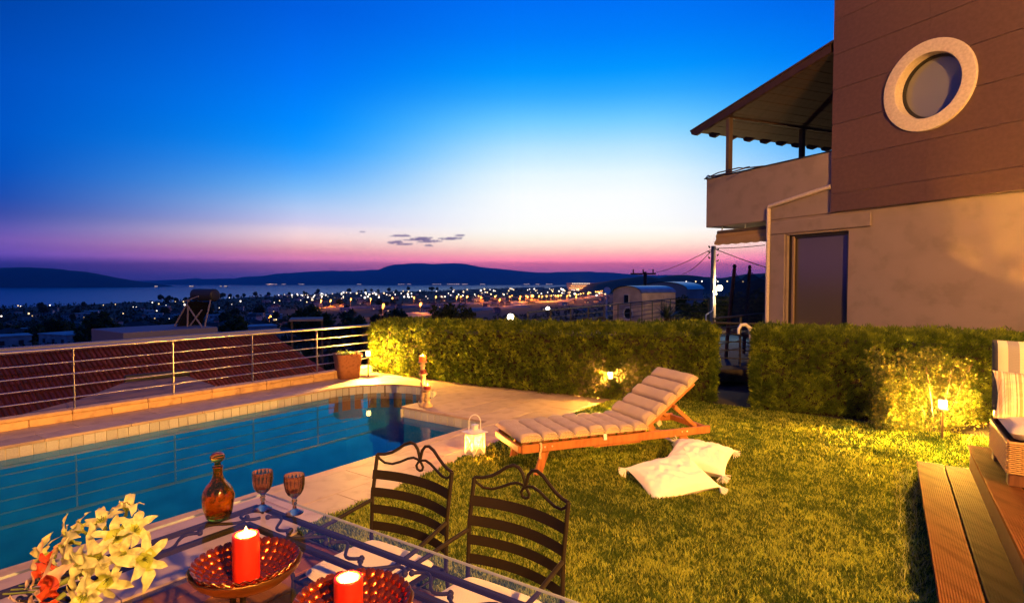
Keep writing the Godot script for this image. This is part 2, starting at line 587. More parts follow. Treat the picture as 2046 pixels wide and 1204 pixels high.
	M.bronze = mat(L(0.14, 0.09, 0.05), 0.4, {"metal": 0.8})
	M.land = mat(L(0.022, 0.018, 0.014), 1.0, {"tex": tex(11, 512, 0.012, grey(0.25, 1.0), 6), "scale": 0.006, "world": true})
	M.hill = mat(L(0.03, 0.032, 0.022), 1.0, {"tex": tex(12, 256, 0.02, grey(0.5, 1.0), 5), "scale": 0.0012, "world": true})
	M.sea = mat(L(0.02, 0.06, 0.14), 0.28, {"bump": T.mottle, "bumps": 60.0, "scale": Vector3(0.006, 0.006, 0.002), "world": true})
	M.asphalt = mat(L(0.3, 0.27, 0.23), 0.9, {"tex": T.mottle, "scale": 0.05, "world": true})
	M.tree_far = mat(L(0.022, 0.03, 0.016), 0.9)
	M.far_wall = mat(L(0.6, 0.57, 0.53), 0.9, {"tex": T.mottle, "scale": 0.1, "world": true})
	M.far_wall_b = mat(L(0.42, 0.38, 0.34), 0.9, {"tex": T.mottle, "scale": 0.1, "world": true})
	M.far_roof = mat(L(0.14, 0.06, 0.045), 0.9, {"tex": T.mottle, "scale": 0.3, "world": true})
	M.far_dark = mat(L(0.02, 0.022, 0.03), 0.4)
	M.roof_tile_b = mat(L(0.085, 0.02, 0.012), 0.85, {"tex": T.stain, "scale": 0.9, "world": true})
	M.roof_tile_c = mat(L(0.15, 0.03, 0.016), 0.85, {"tex": T.stain, "scale": 0.8, "world": true})
	M.roof_tile = mat(L(0.12, 0.018, 0.009), 0.8, {"tex": T.stain, "scale": 0.7, "world": true})
	M.concrete = mat(L(0.3, 0.26, 0.23), 0.9, {"tex": T.stain, "bump": T.speck, "bumps": 0.1, "scale": 0.5, "world": true})
	M.blue_roof = mat(L(0.2, 0.25, 0.36), 0.35, {"metal": 0.4, "tex": T.mottle, "scale": 0.8, "world": true})
	M.panel = mat(L(0.02, 0.018, 0.018), 0.2, {"metal": 0.3})
	M.tank = mat(L(0.03, 0.03, 0.035), 0.5)
	M.rust = mat(L(0.16, 0.045, 0.025), 0.8, {"tex": T.stain, "scale": 2.0, "world": true})
	M.net = mat(L(0.02, 0.02, 0.025), 0.9, {"pane": 0.55})
	M.wire = mat(L(0.02, 0.02, 0.02), 0.7)


func weave_texture() -> ImageTexture:
	var im := Image.create(64, 64, false, Image.FORMAT_RGB8)
	for y in 64:
		for x in 64:
			var a := sin(x * TAU / 8.0)
			var b := sin(y * TAU / 8.0)
			var t := 0.86 + 0.14 * (maxf(a, b) if (int(x / 8) + int(y / 8)) % 2 == 0 else minf(a, b) * 0.8)
			im.set_pixel(x, y, Color(t, t, t))
	return ImageTexture.create_from_image(im)


# ---------- land, sea, hills ----------
func land_y(x: float, z: float) -> float:
	var r := maxf(20.0, sqrt(x * x + z * z))
	var tab := [[20.0, -6.0], [60.0, -9.0], [150.0, -15.0], [300.0, -24.0], [500.0, -33.0], [800.0, -40.0], [1200.0, -43.5], [2500.0, -44.5], [9000.0, -44.8]]
	var y := -44.8
	for k in tab.size() - 1:
		if r < tab[k + 1][0]:
			y = lerpf(tab[k][1], tab[k + 1][1], log(r / tab[k][0]) / log(tab[k + 1][0] / tab[k][0]))
			break
	return y


func coast(t: float) -> float:
	# how far ahead the shore lies in the direction x / -z = t
	var tab := [[-9.0, 700.0], [-0.86, 1060.0], [-0.61, 1240.0], [-0.44, 1720.0], [-0.27, 2250.0], [-0.1, 2900.0], [-0.02, 3600.0], [0.1, 5000.0], [0.15, 9000.0], [0.3, 20000.0]]
	for k in tab.size() - 1:
		if t < tab[k + 1][0]:
			return lerpf(tab[k][1], tab[k + 1][1], clampf((t - tab[k][0]) / (tab[k + 1][0] - tab[k][0]), 0, 1))
	return 20000.0


func make_land() -> void:
	var no := FastNoiseLite.new()
	no.seed = 21
	no.frequency = 0.01
	var mb := MB.new()
	mb.grid(150, 70, func(a: float, b: float) -> Vector3:
		var az := (a * 2.0 - 1.0) * PI
		if absf(a - 0.5) < 0.36:
			az = (a - 0.5) / 0.36 * deg_to_rad(62.0)
		else:
			az = signf(a - 0.5) * lerpf(deg_to_rad(62.0), PI, (absf(a - 0.5) - 0.36) / 0.14)
		var r := 3.0 * pow(3000.0, b)
		var x := sin(az) * r
		var z := -cos(az) * r
		var y := land_y(x, z) + no.get_noise_2d(x, z) * minf(r * 0.006, 2.2)
		if z < 0.0 and -z > coast(x / -z):
			y -= clampf((-z - coast(x / -z)) * 0.2, 0.0, 18.0)
		return Vector3(x, y, z), -1.0)
	struct("land", mb, M.land)
	mb = MB.new()
	mb.quad(Vector3(-9500, -45.4, -300), Vector3(6000, -45.4, -300), Vector3(6000, -45.4, -10500), Vector3(-9500, -45.4, -10500), Vector3.UP)
	struct("sea", mb, M.sea)
	ridge("far_hills", 9500, 700, [-6037, -38, -5556, 2, -5155, 22, -4754, 18, -4353, 2, -3900, -40])
	ridge("mountain", 7500, 1500, [-4070, 2, -3690, 14, -3310, 24, -2994, 52, -2677, 97, -2361, 122, -1918, 122, -1791, 141, -1665, 135, -1475, 204, -1158, 217, -968, 204, -778, 220, -589, 211, -399, 173, -146, 147, 44, 128, 329, 97, 487, 97, 1057, 109, 1373, 90, 1690, 71, 2006, 52, 2513, 27, 3400, 27])
	ridge("headland", 4200, 450, [-7000, 60, -6200, 40, -5400, 30, -4512, 44, -4051, 73, -3626, 90, -3449, 97, -3271, 87, -3094, 69, -2952, 44, -2811, 16, -2687, -12, -2563, -44])
	ridge("near_hills", 2600, 500, [300, -44, 344, -11, 432, 2, 498, 12, 564, 17, 630, 11, 717, 26, 757, 27, 827, 17, 915, 13, 1047, 30, 1178, 35, 1354, 24, 1705, 11, 2600, 20])


func make_haze() -> void:
	# the blue evening haze that lies over the bay and its hills
	var f := FogVolume.new()
	f.name = "haze"
	f.shape = RenderingServer.FOG_VOLUME_SHAPE_BOX
	f.size = Vector3(15000, 285, 5800)
	f.position = Vector3(-1500, 95, -5600)
	var m := FogMaterial.new()
	m.density = 0.00026
	m.albedo = Color(0.4, 0.8, 1.0)
	f.material = m
	add_child(f)
	tag(f, "blue evening haze lying over the bay and hills", "haze", "", "stuff")


func ridge(called: String, d: float, deep: float, p: Array) -> void:
	var no := FastNoiseLite.new()
	no.seed = int(d)
	no.frequency = 4.0 / d
	var m := p.size() / 2
	var mb := MB.new()
	mb.grid(160, 14, func(a: float, b: float) -> Vector3:
		var x := lerpf(p[0], p[(m - 1) * 2], a)
		var y := -46.0
		for k in m - 1:
			if x <= p[k * 2 + 2]:
				var t: float = (x - p[k * 2]) / (p[k * 2 + 2] - p[k * 2])
				y = lerpf(p[k * 2 + 1], p[k * 2 + 3], t)
				break
		y += no.get_noise_2d(x * 5.0, 3.0) * d * 0.0009 + no.get_noise_2d(x * 17.0, 9.0) * d * 0.0005
		var s := 1.0 - absf(b * 2.0 - 1.0)
		var prof := pow(sin(s * PI * 0.5), 1.4)
		var z := -d + deep * (1.0 - b * 2.0)
		var bump := no.get_noise_2d(x * 1.6, z * 1.6) * d * 0.006 * s * (1.0 - s) * 4.0
		return Vector3(x, -48.0 + (y + 48.0) * prof + bump, z), -1.0)
	struct(called, mb, M.hill)


# ---------- terrace: lawn, pool, deck ----------
func pool_outline() -> PackedVector2Array:
	# (u, v), round at the far end
	var p := PackedVector2Array([Vector2(-3, -8.02)])
	for k in 15:
		var a := -PI / 2 + PI * k / 14.0
		p.append(Vector2(6.0 + cos(a) * 0.95, -7.07 + sin(a) * 0.95))
	p.append_array([Vector2(5.68, -6.12), Vector2(5.7, -4.6), Vector2(-3, -4.6)])
	return p


func make_terrace() -> void:
	var pool := pool_outline()
	# lawn bed and the ground below it
	var bed := thing("terrace_ground", "", "", Vector3.ZERO, POOL_TURN)
	bed.set_meta("kind", "structure")
	var mb := MB.new()
	mb.prism(PackedVector2Array([Vector2(2.38, -3.9), Vector2(7.2, -4.05), Vector2(9.6, -9.0), Vector2(9.6, 6), Vector2(2.38, 6)]), -0.5, -0.006)
	part(bed, "lawn_soil", mb, M.soil)
	# retaining wall under the kerb
	mb = MB.new()
	mb.box(Vector3(4.0, -3.0, -9.02), Vector3(20, 5.96, 0.3))
	part(bed, "retaining_wall", mb, M.concrete)
	# deck slabs on mortar
	var deck := thing("pool_deck", "", "", Vector3.ZERO, POOL_TURN)
	deck.set_meta("kind", "structure")
	mb = MB.new()
	for r in [[-3.0, -8.86, 7.9, -8.05], [7.0, -8.05, 8.2, -3.7], [5.72, -6.1, 7.0, -3.7], [-3.0, -4.58, 5.72, -3.6], [-3.0, -3.6, 2.4, 4.5]]:
		mb.prism(PackedVector2Array([Vector2(r[0], r[1]), Vector2(r[2], r[1]), Vector2(r[2], r[3]), Vector2(r[0], r[3])]), -0.4, -0.014)
	for k in 15:
		# bed round the curved end
		var a0 := -PI / 2 + PI * k / 14.0 - 0.12
		var c := Vector2(6.0, -7.07)
		if k < 14:
			var a1 := a0 + PI / 14.0 + 0.0
			mb.prism(PackedVector2Array([c + Vector2(cos(a0), sin(a0)) * 0.97, c + Vector2(cos(a0), sin(a0)) * 1.3, c + Vector2(cos(a1), sin(a1)) * 1.3, c + Vector2(cos(a1), sin(a1)) * 0.97]), -0.4, -0.018)
	part(deck, "mortar_bed", mb, M.mortar)
	rng.seed = 31
	var lawn_edge := PackedVector2Array([Vector2(-3.2, -3.62), Vector2(2.3, -3.62), Vector2(3.9, -3.76), Vector2(5.1, -3.8), Vector2(7.7, -3.88), Vector2(8.2, -3.6), Vector2(8.2, -2.5), Vector2(-3.2, -2.5)])
	for iu in range(-4, 10):
		for iv in range(0, 12):
			var v0 := -8.8 + iv * 0.434
			var off := 0.43 if iv % 2 else 0.0
			var u0 := iu * 0.86 + off
			var cells := [PackedVector2Array([Vector2(u0 + 0.003, v0 + 0.003), Vector2(u0 + 0.857, v0 + 0.003), Vector2(u0 + 0.857, v0 + 0.431), Vector2(u0 + 0.003, v0 + 0.431)])]
			for cut in [pool, lawn_edge]:
				var nxt := []
				for c in cells:
					for q in Geometry2D.clip_polygons(c, cut):
						nxt.append(q)
				cells = nxt
			for c in cells:
				var area := 0.0
				for k in c.size():
					area += c[k].cross(c[(k + 1) % c.size()])
				if absf(area) < 0.006 or Geometry2D.triangulate_polygon(c).is_empty():
					continue
				var sm := MB.new()
				sm.prism(c, -0.03, rng.randf_range(-0.0015, 0.001), 0.003)
				part(deck, "paving_slab", sm, M["slab%d" % rng.randi_range(0, 2)])
	# dark boarded terrace under the table
	for k in 14:
		var sm := MB.new()
		sm.box(Vector3(-0.3, -0.012, -3.54 + k * 0.146 + 0.073), Vector3(5.3, 0.022, 0.14), 0.003)
		part(deck, "terrace_board", sm, M["deck%d" % (k % 3)])
	# pool basin, waterline tiles, water
	var basin := thing("pool", "", "", Vector3.ZERO, POOL_TURN)
	basin.set_meta("kind", "structure")
	var wall: PackedVector2Array = Geometry2D.offset_polygon(pool, 0.022, Geometry2D.JOIN_MITER)[0]
	mb = MB.new()
	var grout := MB.new()
	for k in wall.size():
		var a := wall[k]
		var b := wall[(k + 1) % wall.size()]
		var inw := (Vector2(2, -6.3) - (a + b) * 0.5)
		mb.quad(Vector3(a.x, -0.155, a.y), Vector3(b.x, -0.155, b.y), Vector3(b.x, -1.5, b.y), Vector3(a.x, -1.5, a.y), Vector3(inw.x, 0, inw.y))
		grout.quad(Vector3(a.x, -0.03, a.y), Vector3(b.x, -0.03, b.y), Vector3(b.x, -0.155, b.y), Vector3(a.x, -0.155, a.y), Vector3(inw.x, 0, inw.y))
	var ix := Geometry2D.triangulate_polygon(wall)
	for k in range(0, ix.size(), 3):
		mb.flat(Vector3(wall[ix[k]].x, -1.5, wall[ix[k]].y), Vector3(wall[ix[k + 1]].x, -1.5, wall[ix[k + 1]].y), Vector3(wall[ix[k + 2]].x, -1.5, wall[ix[k + 2]].y), Vector3.UP)
	part(basin, "basin", mb, M.pool)
	part(basin, "grout_band", grout, mat(L(0.6, 0.56, 0.48), 0.8))
	mb = MB.new()
	for k in range(0, ix.size(), 3):
		mb.flat(Vector3(wall[ix[k]].x, -0.122, wall[ix[k]].y), Vector3(wall[ix[k + 1]].x, -0.122, wall[ix[k + 1]].y), Vector3(wall[ix[k + 2]].x, -0.122, wall[ix[k + 2]].y), Vector3.UP)
	part(basin, "water", mb, M.water)
	# tiles along the far side, the round end and the ledge
	var tm := []
	for k in 3:
		var m2 := MB.new()
		m2.box(Vector3.ZERO, Vector3(0.109, 0.115, 0.012), 0.002)
		tm.append(m2.mesh(M["tile%d" % k]))
	var path := [Vector2(-1.0, -8.02)]
	for k in range(0, 15):
		var a := -PI / 2 + PI * k / 14.0
		path.append(Vector2(6.0 + cos(a) * 0.95, -7.07 + sin(a) * 0.95))
	path.append_array([Vector2(5.68, -6.12), Vector2(5.7, -4.6)])
	var done := 0.0
	for k in path.size() - 1:
		var a: Vector2 = path[k]
		var b: Vector2 = path[k + 1]
		var len := a.distance_to(b)
		while done < len - 0.03:
			var q := a.lerp(b, (done + 0.0585) / len)
			var d := (b - a).normalized()
			# on the curve a tile follows the chord
			place(basin, "tile", tm[rng.randi_range(0, 2)], Transform3D(Basis(Vector3.UP, atan2(-d.y, d.x)), Vector3(q.x - d.y * 0.012 * -1.0, -0.092, q.y + d.x * 0.012 * -1.0)))
			done += 0.117
		done = maxf(0.0, done - len)
	# kerb of sandstone blocks
	var kerb := thing("kerb", "low kerb of orange sandstone blocks along the far pool deck", "kerb", W(0, -8.84), POOL_TURN)
	for k in range(-8, 24):
		var u := k * 0.435 + 0.03
		if u > 7.75: break
		var c1 := MB.new()
		c1.box(Vector3(u + 0.2175, 0.045, 0), Vector3(0.43, 0.088, 0.12), 0.006)
		part(kerb, "block", c1, M["curb%d" % rng.randi_range(0, 2)])
		if k % 2 == 0:
			var c2 := MB.new()
			c2.box(Vector3(u + 0.435, 0.115, -0.03), Vector3(0.864, 0.05, 0.2), 0.012)
			part(kerb, "coping_stone", c2, M["curb%d" % rng.randi_range(0, 2)])
	# railing on the kerb
	var rail := thing("railing", "steel railing with five horizontal rails along the far kerb", "railing", W(0, -8.87), POOL_TURN)
	for k in range(-2, 7):
		var pm := MB.new()
		pm.bar(Vector3(2.69 + (k - 0) * 1.19, 0.14, 0), Vector3(2.69 + k * 1.19, 0.885, 0), 0.035, 0.012, 0.002, Vector3.RIGHT)
		if 2.69 + k * 1.19 > 8.4: break
		part(rail, "post", pm, M.steel)
	for k in 5:
		var y: float = 0.9 - [0.0, 0.17, 0.32, 0.47, 0.62][k]
		var rm := MB.new()
		rm.tube([Vector3(-1.5, y, 0.0 if k == 0 else 0.012), Vector3(8.1, y, 0.0 if k == 0 else 0.012)], 0.021 if k == 0 else 0.009, 10)
		part(rail, "top_rail" if k == 0 else "rail", rm, M.steel)


func make_lawn() -> void:
	rng.seed = 41
	var mb := MB.new()
	for k in 6:
		var a := rng.randf() * TAU
		var lean := rng.randf_range(0.15, 0.75)
		var h := rng.randf_range(0.02, 0.043)
		var w := 0.0037
		var d := Vector3(cos(a), 0, sin(a))
		var s := Vector3(-d.z, 0, d.x) * w
		var o := Vector3(rng.randf_range(-0.016, 0.016), 0, rng.randf_range(-0.016, 0.016))
		var p1 := o + Vector3(0, h * 0.6, 0) + d * lean * h * 0.35
		var p2 := o + Vector3(0, h, 0) + d * lean * h
		var up := d * -0.5 + Vector3.UP
		mb.flat(o - s, o + s, p1 + s * 0.8, up)
		mb.flat(o - s, p1 + s * 0.8, p1 - s * 0.8, up)
		mb.flat(p1 - s * 0.8, p1 + s * 0.8, p2, up)
	var mesh := mb.mesh(M.grass)
	var where := []
	var cols := []
	var no := FastNoiseLite.new()
	no.seed = 8
	no.frequency = 0.5
	var n2 := FastNoiseLite.new()
	n2.seed = 9
	n2.frequency = 3.0
	for k in 170000:
		var u := rng.randf_range(2.38, 8.3)
		var v := rng.randf_range(-3.9, 0.6)
		var edge := -3.64 - 0.27 * smoothstep(2.3, 6.0, u) + 0.015 * sin(u * 23.0)
		if v < edge:
			continue
		var p := W(u, v)
		# only what the camera can see of the lawn
		if p.z > -0.7 or absf(p.x) > -p.z * 0.95 + 0.8:
			continue
		var far := 1.0 if p.z > -5.5 else 1.25
		if p.z < -5.5 and rng.randf() < 0.3:
			continue
		var b := Basis(Vector3.UP, rng.randf() * TAU).scaled(Vector3.ONE * rng.randf_range(0.75, 1.35) * far)
		where.append(Transform3D(b, p))
		var t := clampf(0.55 + no.get_noise_2d(p.x, p.z) * 0.45 + n2.get_noise_2d(p.x, p.z) * 0.4 + rng.randf_range(-0.7, 0.7), 0, 1)
		cols.append(Color(0.055, 0.1, 0.01).lerp(Color(0.48, 0.53, 0.06), t * t * t))
	var o := many(self, "lawn", mesh, where, cols)
	tag(o, "short green and yellow lawn grass", "grass", "", "stuff")


# ---------- hedges ----------
func spray(seed_: int, n: int, len: float, wide: float, spread: float) -> ArrayMesh:
	rng.seed = seed_
	var mb := MB.new()
	for k in n:
		var a := rng.randf() * TAU
		var t := rng.randf_range(0.15, spread)
		var d := Vector3(cos(a) * sin(t), cos(t), sin(a) * sin(t))
		var l := len * rng.randf_range(0.6, 1.15)
		var s := d.cross(Vector3(rng.randf() - 0.5, rng.randf() - 0.5, rng.randf() - 0.5)).normalized() * wide
		var o := Vector3(rng.randf_range(-1, 1), rng.randf_range(-0.6, 0.2), rng.randf_range(-1, 1)) * len * 0.35
		var m := o + d * l * 0.55
		mb.flat(o, m - s, m + s, Vector3.UP)
		mb.flat(m - s, m + s, o + d * l + Vector3(0, -0.1 * l, 0), Vector3.UP)
	return mb.mesh(M.leaf)


# a clipped hedge along the line pts (x, z), thick to the back, tops gives the height at each point
func hedge(label: String, pts: Array, tops: Array, thick: float, seed_: int, per: float) -> Node3D:
	var t := thing("hedge", label, "hedge", Vector3(pts[0].x, 0, pts[0].y))
	var base: Vector2 = pts[0]
	var mesh := spray(seed_, 12, 0.062, 0.0042, 1.0)
	rng.seed = seed_ + 1
	var no := FastNoiseLite.new()
	no.seed = seed_
	no.frequency = 1.3
	var where := []
	var cols := []
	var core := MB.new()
	var total := 0.0
	for k in pts.size() - 1:
		total += pts[k].distance_to(pts[k + 1])
	for k in pts.size() - 1:
		var a: Vector2 = pts[k]
		var b: Vector2 = pts[k + 1]
		var d := (b - a).normalized()
		var back := Vector2(d.y, -d.x)
		var ln := a.distance_to(b)
		var last := k == pts.size() - 2
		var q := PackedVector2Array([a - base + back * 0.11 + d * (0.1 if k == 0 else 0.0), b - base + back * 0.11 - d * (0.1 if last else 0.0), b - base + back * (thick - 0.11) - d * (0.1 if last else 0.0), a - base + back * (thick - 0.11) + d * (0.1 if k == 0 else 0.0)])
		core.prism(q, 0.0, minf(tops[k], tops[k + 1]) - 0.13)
		var sides := [[ln, 0], [ln, 1], [ln, 2]]
		if k == 0: sides.append([thick, 3])
		if last: sides.append([thick, 4])
		for s in sides:
			var high: float = (tops[k] + tops[k + 1]) * 0.5
			var area: float = s[0] * (thick if s[1] == 1 else high)
			for i in int(area * per * (0.35 if s[1] == 2 else 1.0)):
				var x := rng.randf()
				var w := rng.randf()
				var top := lerpf(tops[k], tops[k + 1], x)
				var g := Vector2.ZERO
				var y := 0.0
				var o := Vector3.ZERO
				match s[1]:
					0:
						g = a.lerp(b, x); y = w * top; o = Vector3(-back.x, 0.15, -back.y)
					1:
						g = a.lerp(b, x) + back * w * thick; y = top; o = Vector3(0, 1, 0)
					2:
						g = a.lerp(b, x) + back * thick; y = w * top; o = Vector3(back.x, 0.2, back.y)
					3:
						g = a + back * x * thick; top = tops[0]; y = w * top; o = Vector3(-d.x, 0.15, -d.y)
					4:
						g = b + back * x * thick; top = tops[-1]; y = w * top; o = Vector3(d.x, 0.15, d.y)
				# round the edges and let the face swell and dip
				var p := Vector3(g.x, y, g.y)
				var c := a.lerp(b, clampf((g - a).dot(d) / ln, 0.12 / ln if k == 0 else 0.0, 1.0 - (0.12 / ln if last else 0.0)))
				var cross := clampf((g - a).dot(back), 0.14, thick - 0.14)
				var cc := Vector3(c.x + back.x * cross, clampf(y, 0.1, top - 0.14), c.y + back.y * cross)
				if s[1] != 1 or true:
					var out := p - cc
					if out.length() > 0.14:
						p = cc + out.normalized() * 0.14
					if out.length() > 0.01:
						o = (o + out.normalized()).normalized()
				p += o * (no.get_noise_3d(p.x * 1.4, p.y * 1.4, p.z * 1.4) * 0.07 + rng.randf_range(-0.075, 0.015))
				var up := (o + Vector3(0, 0.8, 0) + Vector3(rng.randf_range(-0.5, 0.5), rng.randf_range(-0.4, 0.5), rng.randf_range(-0.5, 0.5))).normalized()
				var sx := up.cross(Vector3(rng.randf() - 0.5, rng.randf() - 0.5, rng.randf() - 0.5)).normalized()
				var grow := rng.randf_range(0.75, 1.3)
				if s[1] == 1 and rng.randf() < 0.04:
					p.y += rng.randf_range(0.01, 0.05)
					grow = rng.randf_range(1.1, 1.6)
				where.append(Transform3D(Basis(sx, up, sx.cross(up)).scaled(Vector3.ONE * grow), p - Vector3(base.x, 0, base.y)))
				var mixc := clampf(0.5 + no.get_noise_3d(p.x * 3.0, p.y * 3.0, p.z * 3.0) * 0.7 + rng.randf_range(-0.3, 0.3), 0, 1)
				cols.append(Color(0.05, 0.09, 0.009).lerp(Color(0.33, 0.4, 0.03), mixc * mixc))
	part(t, "dark_core", core, M.twig)  # solid dark block standing for the shade between the leaves
	many(t, "foliage", mesh, where, cols)
	return t


func stake_lamp(label: String, at: Vector3, head: float, power: float) -> Node3D:
	var t := thing("garden_lamp", label, "garden lamp", at, 0.0, "glowing spike lamps in the hedges")
	var mb := MB.new()
	mb.tube([Vector3(0, -0.05, 0), Vector3(0, head - 0.06, 0)], 0.011, 8)
	part(t, "spike", mb, M.bronze)
	mb = MB.new()
	mb.lathe([[0.0, head - 0.07], [0.045, head - 0.065], [0.05, head - 0.05], [0.0, head - 0.048]], 16)
	part(t, "collar", mb, M.bronze)
	mb = MB.new()
	mb.lathe([[0.0, head - 0.047], [0.034, head - 0.042], [0.04, head - 0.01], [0.04, head + 0.04], [0.034, head + 0.05], [0.0, head + 0.052]], 16)
	part(t, "glowing_globe", mb, M.lamp_warm)
	mb = MB.new()
	for k in 4:
		var a := TAU * k / 4.0 + 0.4
		mb.tube([Vector3(cos(a) * 0.043, head - 0.05, sin(a) * 0.043), Vector3(cos(a) * 0.043, head + 0.055, sin(a) * 0.043)], 0.0025, 5)
	mb.lathe([[0.0, head + 0.054], [0.048, head + 0.054], [0.02, head + 0.066], [0.006, head + 0.08], [0.0, head + 0.081]], 16)
	part(t, "cage", mb, M.bronze)
	lamp(t, Vector3(0, head + 0.005, 0), Color(1.0, 0.72, 0.26), power, 0.035)
	return t


func make_hedges() -> void:
	hedge("long clipped green hedge behind the pool deck and the lounger", [Vector2(-2.75, -11.25), Vector2(-0.6, -9.75), Vector2(1.5, -8.55), Vector2(2.9, -8.3)], [0.97, 1.03, 1.08, 1.1], 0.75, 51, 1350)
	hedge("clipped green hedge in front of the house wall, right of the gap", [Vector2(3.22, -7.85), Vector2(4.9, -7.2), Vector2(8.5, -6.7)], [1.1, 1.08, 1.06], 0.8, 53, 1400)
	# broad-leaved shrub round the right-hand lamp
	var sh := thing("leafy_shrub", "broad-leaved shrub lit yellow by the spike lamp near the sofa", "shrub", Vector3(4.85, 0, -6.75))
	rng.seed = 61
	var mb := MB.new()
	for k in 9:
		var a := TAU * k / 9.0
		mb.tube([Vector3(cos(a) * 0.05, 0, sin(a) * 0.05), Vector3(cos(a) * 0.25, 0.45, sin(a) * 0.12), Vector3(cos(a) * 0.42, 0.8, sin(a) * 0.16)], [0.01, 0.007, 0.003], 6)
	part(sh, "stems", mb, M.twig)
	var lf := MB.new()
	for k in 3:
		var a := TAU * k / 3.0
		var d := Vector3(cos(a), 0.5, sin(a)).normalized() * 0.05
		var s := Vector3(-sin(a), 0.1, cos(a)) * 0.014
		var nn := Vector3(-cos(a) * 0.4, 1, -sin(a) * 0.4).normalized()
		var o := d * 0.15
		lf.flat(o, o + d * 0.5 - s, o + d * 0.5 + s, nn)
		lf.flat(o + d * 0.5 - s, o + d * 0.5 + s, o + d * 1.1 + Vector3(0, -0.012, 0), nn)
	var where := []
	var cols := []
	var sprigs := []
	for k in 26:
		sprigs.append([Vector3(rng.randf_range(-0.62, 0.62), 0, rng.randf_range(-0.12, 0.08)), rng.randf_range(0.45, 1.0), rng.randf_range(-0.18, 0.18)])
	for k in 2600:
		var sg: Array = sprigs[k % sprigs.size()]
		var y: float = rng.randf_range(0.05, sg[1])
		var q: Vector3 = sg[0] + Vector3(sg[2] * y + rng.randfn(0, 0.055), y, rng.randfn(0, 0.05))
		where.append(Transform3D(Basis.from_euler(Vector3(rng.randf_range(-1.7, 1.7), rng.randf() * TAU, rng.randf_range(-1.7, 1.7))).scaled(Vector3.ONE * rng.randf_range(0.6, 1.3)), q))
		cols.append(Color(0.07, 0.1, 0.015).lerp(Color(0.2, 0.2, 0.04), rng.randf()))
	many(sh, "foliage", lf.mesh(M.leaf), where, cols)
	stake_lamp("glowing spike lamp in the grass before the right-hand hedge", Vector3(4.7, 0, -6.42), 0.4, 42.0)
	stake_lamp("glowing spike lamp between the terracotta pot and the hedge", Vector3(-2.62, 0, -10.75), 0.42, 40.0)
	stake_lamp("glowing spike lamp half hidden inside the long hedge", Vector3(1.44, 0, -8.64), 0.36, 26.0)
	# grass tussocks at the foot of the right-hand lamp
	var tu := thing("grass_tussock", "tall grass blades beside the foot of the right-hand lamp", "grass tuft", Vector3(4.98, 0, -6.15))
	mb = MB.new()
	for k in 46:
		var a := rng.randf() * TAU
		var h := rng.randf_range(0.1, 0.26)
		var o := Vector3(rng.randfn(0, 0.13), 0, rng.randfn(0, 0.06))
		var d := Vector3(cos(a), 0, sin(a))
		var s := Vector3(-d.z, 0, d.x) * 0.003
		mb.grid(4, 1, func(x: float, y: float) -> Vector3: return o + Vector3(0, h * (x - 0.35 * x * x), 0) + d * h * 0.7 * x * x + s * (y * 2.0 - 1.0) * (1.0 - x * 0.9))
	part(tu, "blades", mb, mat(L(0.14, 0.17, 0.03), 0.6, {"back": L(0.4, 0.4, 0.1)})).set_meta("kind", "stuff")


func make_pot() -> void:
	var at := Vector3(-2.96, 0, -10.62)
	var t := thing("plant_pot", "square tapering terracotta planter beside the glowing lamp", "planter", at, 0.55)
	var mb := MB.new()
	mb.grid(32, 5, func(u: float, w: float) -> Vector3:
		var a := u * TAU
		var e := pow(pow(absf(cos(a)), 7.0) + pow(absf(sin(a)), 7.0), -1.0 / 7.0)
		var prof: float = [0.0, 0.175, 0.2, 0.225, 0.235, 0.2][int(w * 5)]
		var y: float = [0.0, 0.0, 0.2, 0.42, 0.44, 0.44][int(w * 5)]
		return Vector3(cos(a) * e * prof, y, sin(a) * e * prof), -1.0, true)
	part(t, "pot", mb, M.terracotta)
	mb = MB.new()
	mb.box(Vector3(0, 0.4, 0), Vector3(0.38, 0.04, 0.38))
	part(t, "soil", mb, M.soil)
	rng.seed = 71
	var s := thing("potted_plant", "low green plant with thin leaves growing from the terracotta planter", "plant", at + Vector3(0, 0.42, 0))
	mb = MB.new()
	for k in 70:
		var a := rng.randf() * TAU
		var h := rng.randf_range(0.05, 0.14)
		var o := Vector3(rng.randf_range(-0.18, 0.18), 0, rng.randf_range(-0.18, 0.18))
		var d := Vector3(cos(a), 0, sin(a))
		var sd := Vector3(-d.z, 0, d.x) * 0.006
		mb.grid(4, 1, func(x: float, y: float) -> Vector3: return o + Vector3(0, h * (x - 0.3 * x * x), 0) + d * h * 0.8 * x * x + sd * (y * 2.0 - 1.0) * (1.0 - x * 0.9))
	part(s, "leaves", mb, mat(L(0.13, 0.16, 0.03), 0.6, {"back": L(0.4, 0.4, 0.1)})).set_meta("kind", "stuff")


# ---------- the house beyond the hedge ----------
const HOUSE_AT := Vector3(5.35, 0, -10)
const HOUSE_TURN := -1.1624


func H(x: float, y: float, z: float) -> Vector3:
	# house frame: x to the right along the wall (towards the camera), z out of the wall
	return HOUSE_AT + Vector3(0.397 * x - 0.918 * z, y, 0.918 * x + 0.397 * z)


func circle(c: Vector2, r: float, seg := 40) -> PackedVector2Array:
	var p := PackedVector2Array()
	for k in seg:
		p.append(c + Vector2(cos(TAU * k / seg), sin(TAU * k / seg)) * r)
	return p


const RX := 1.54


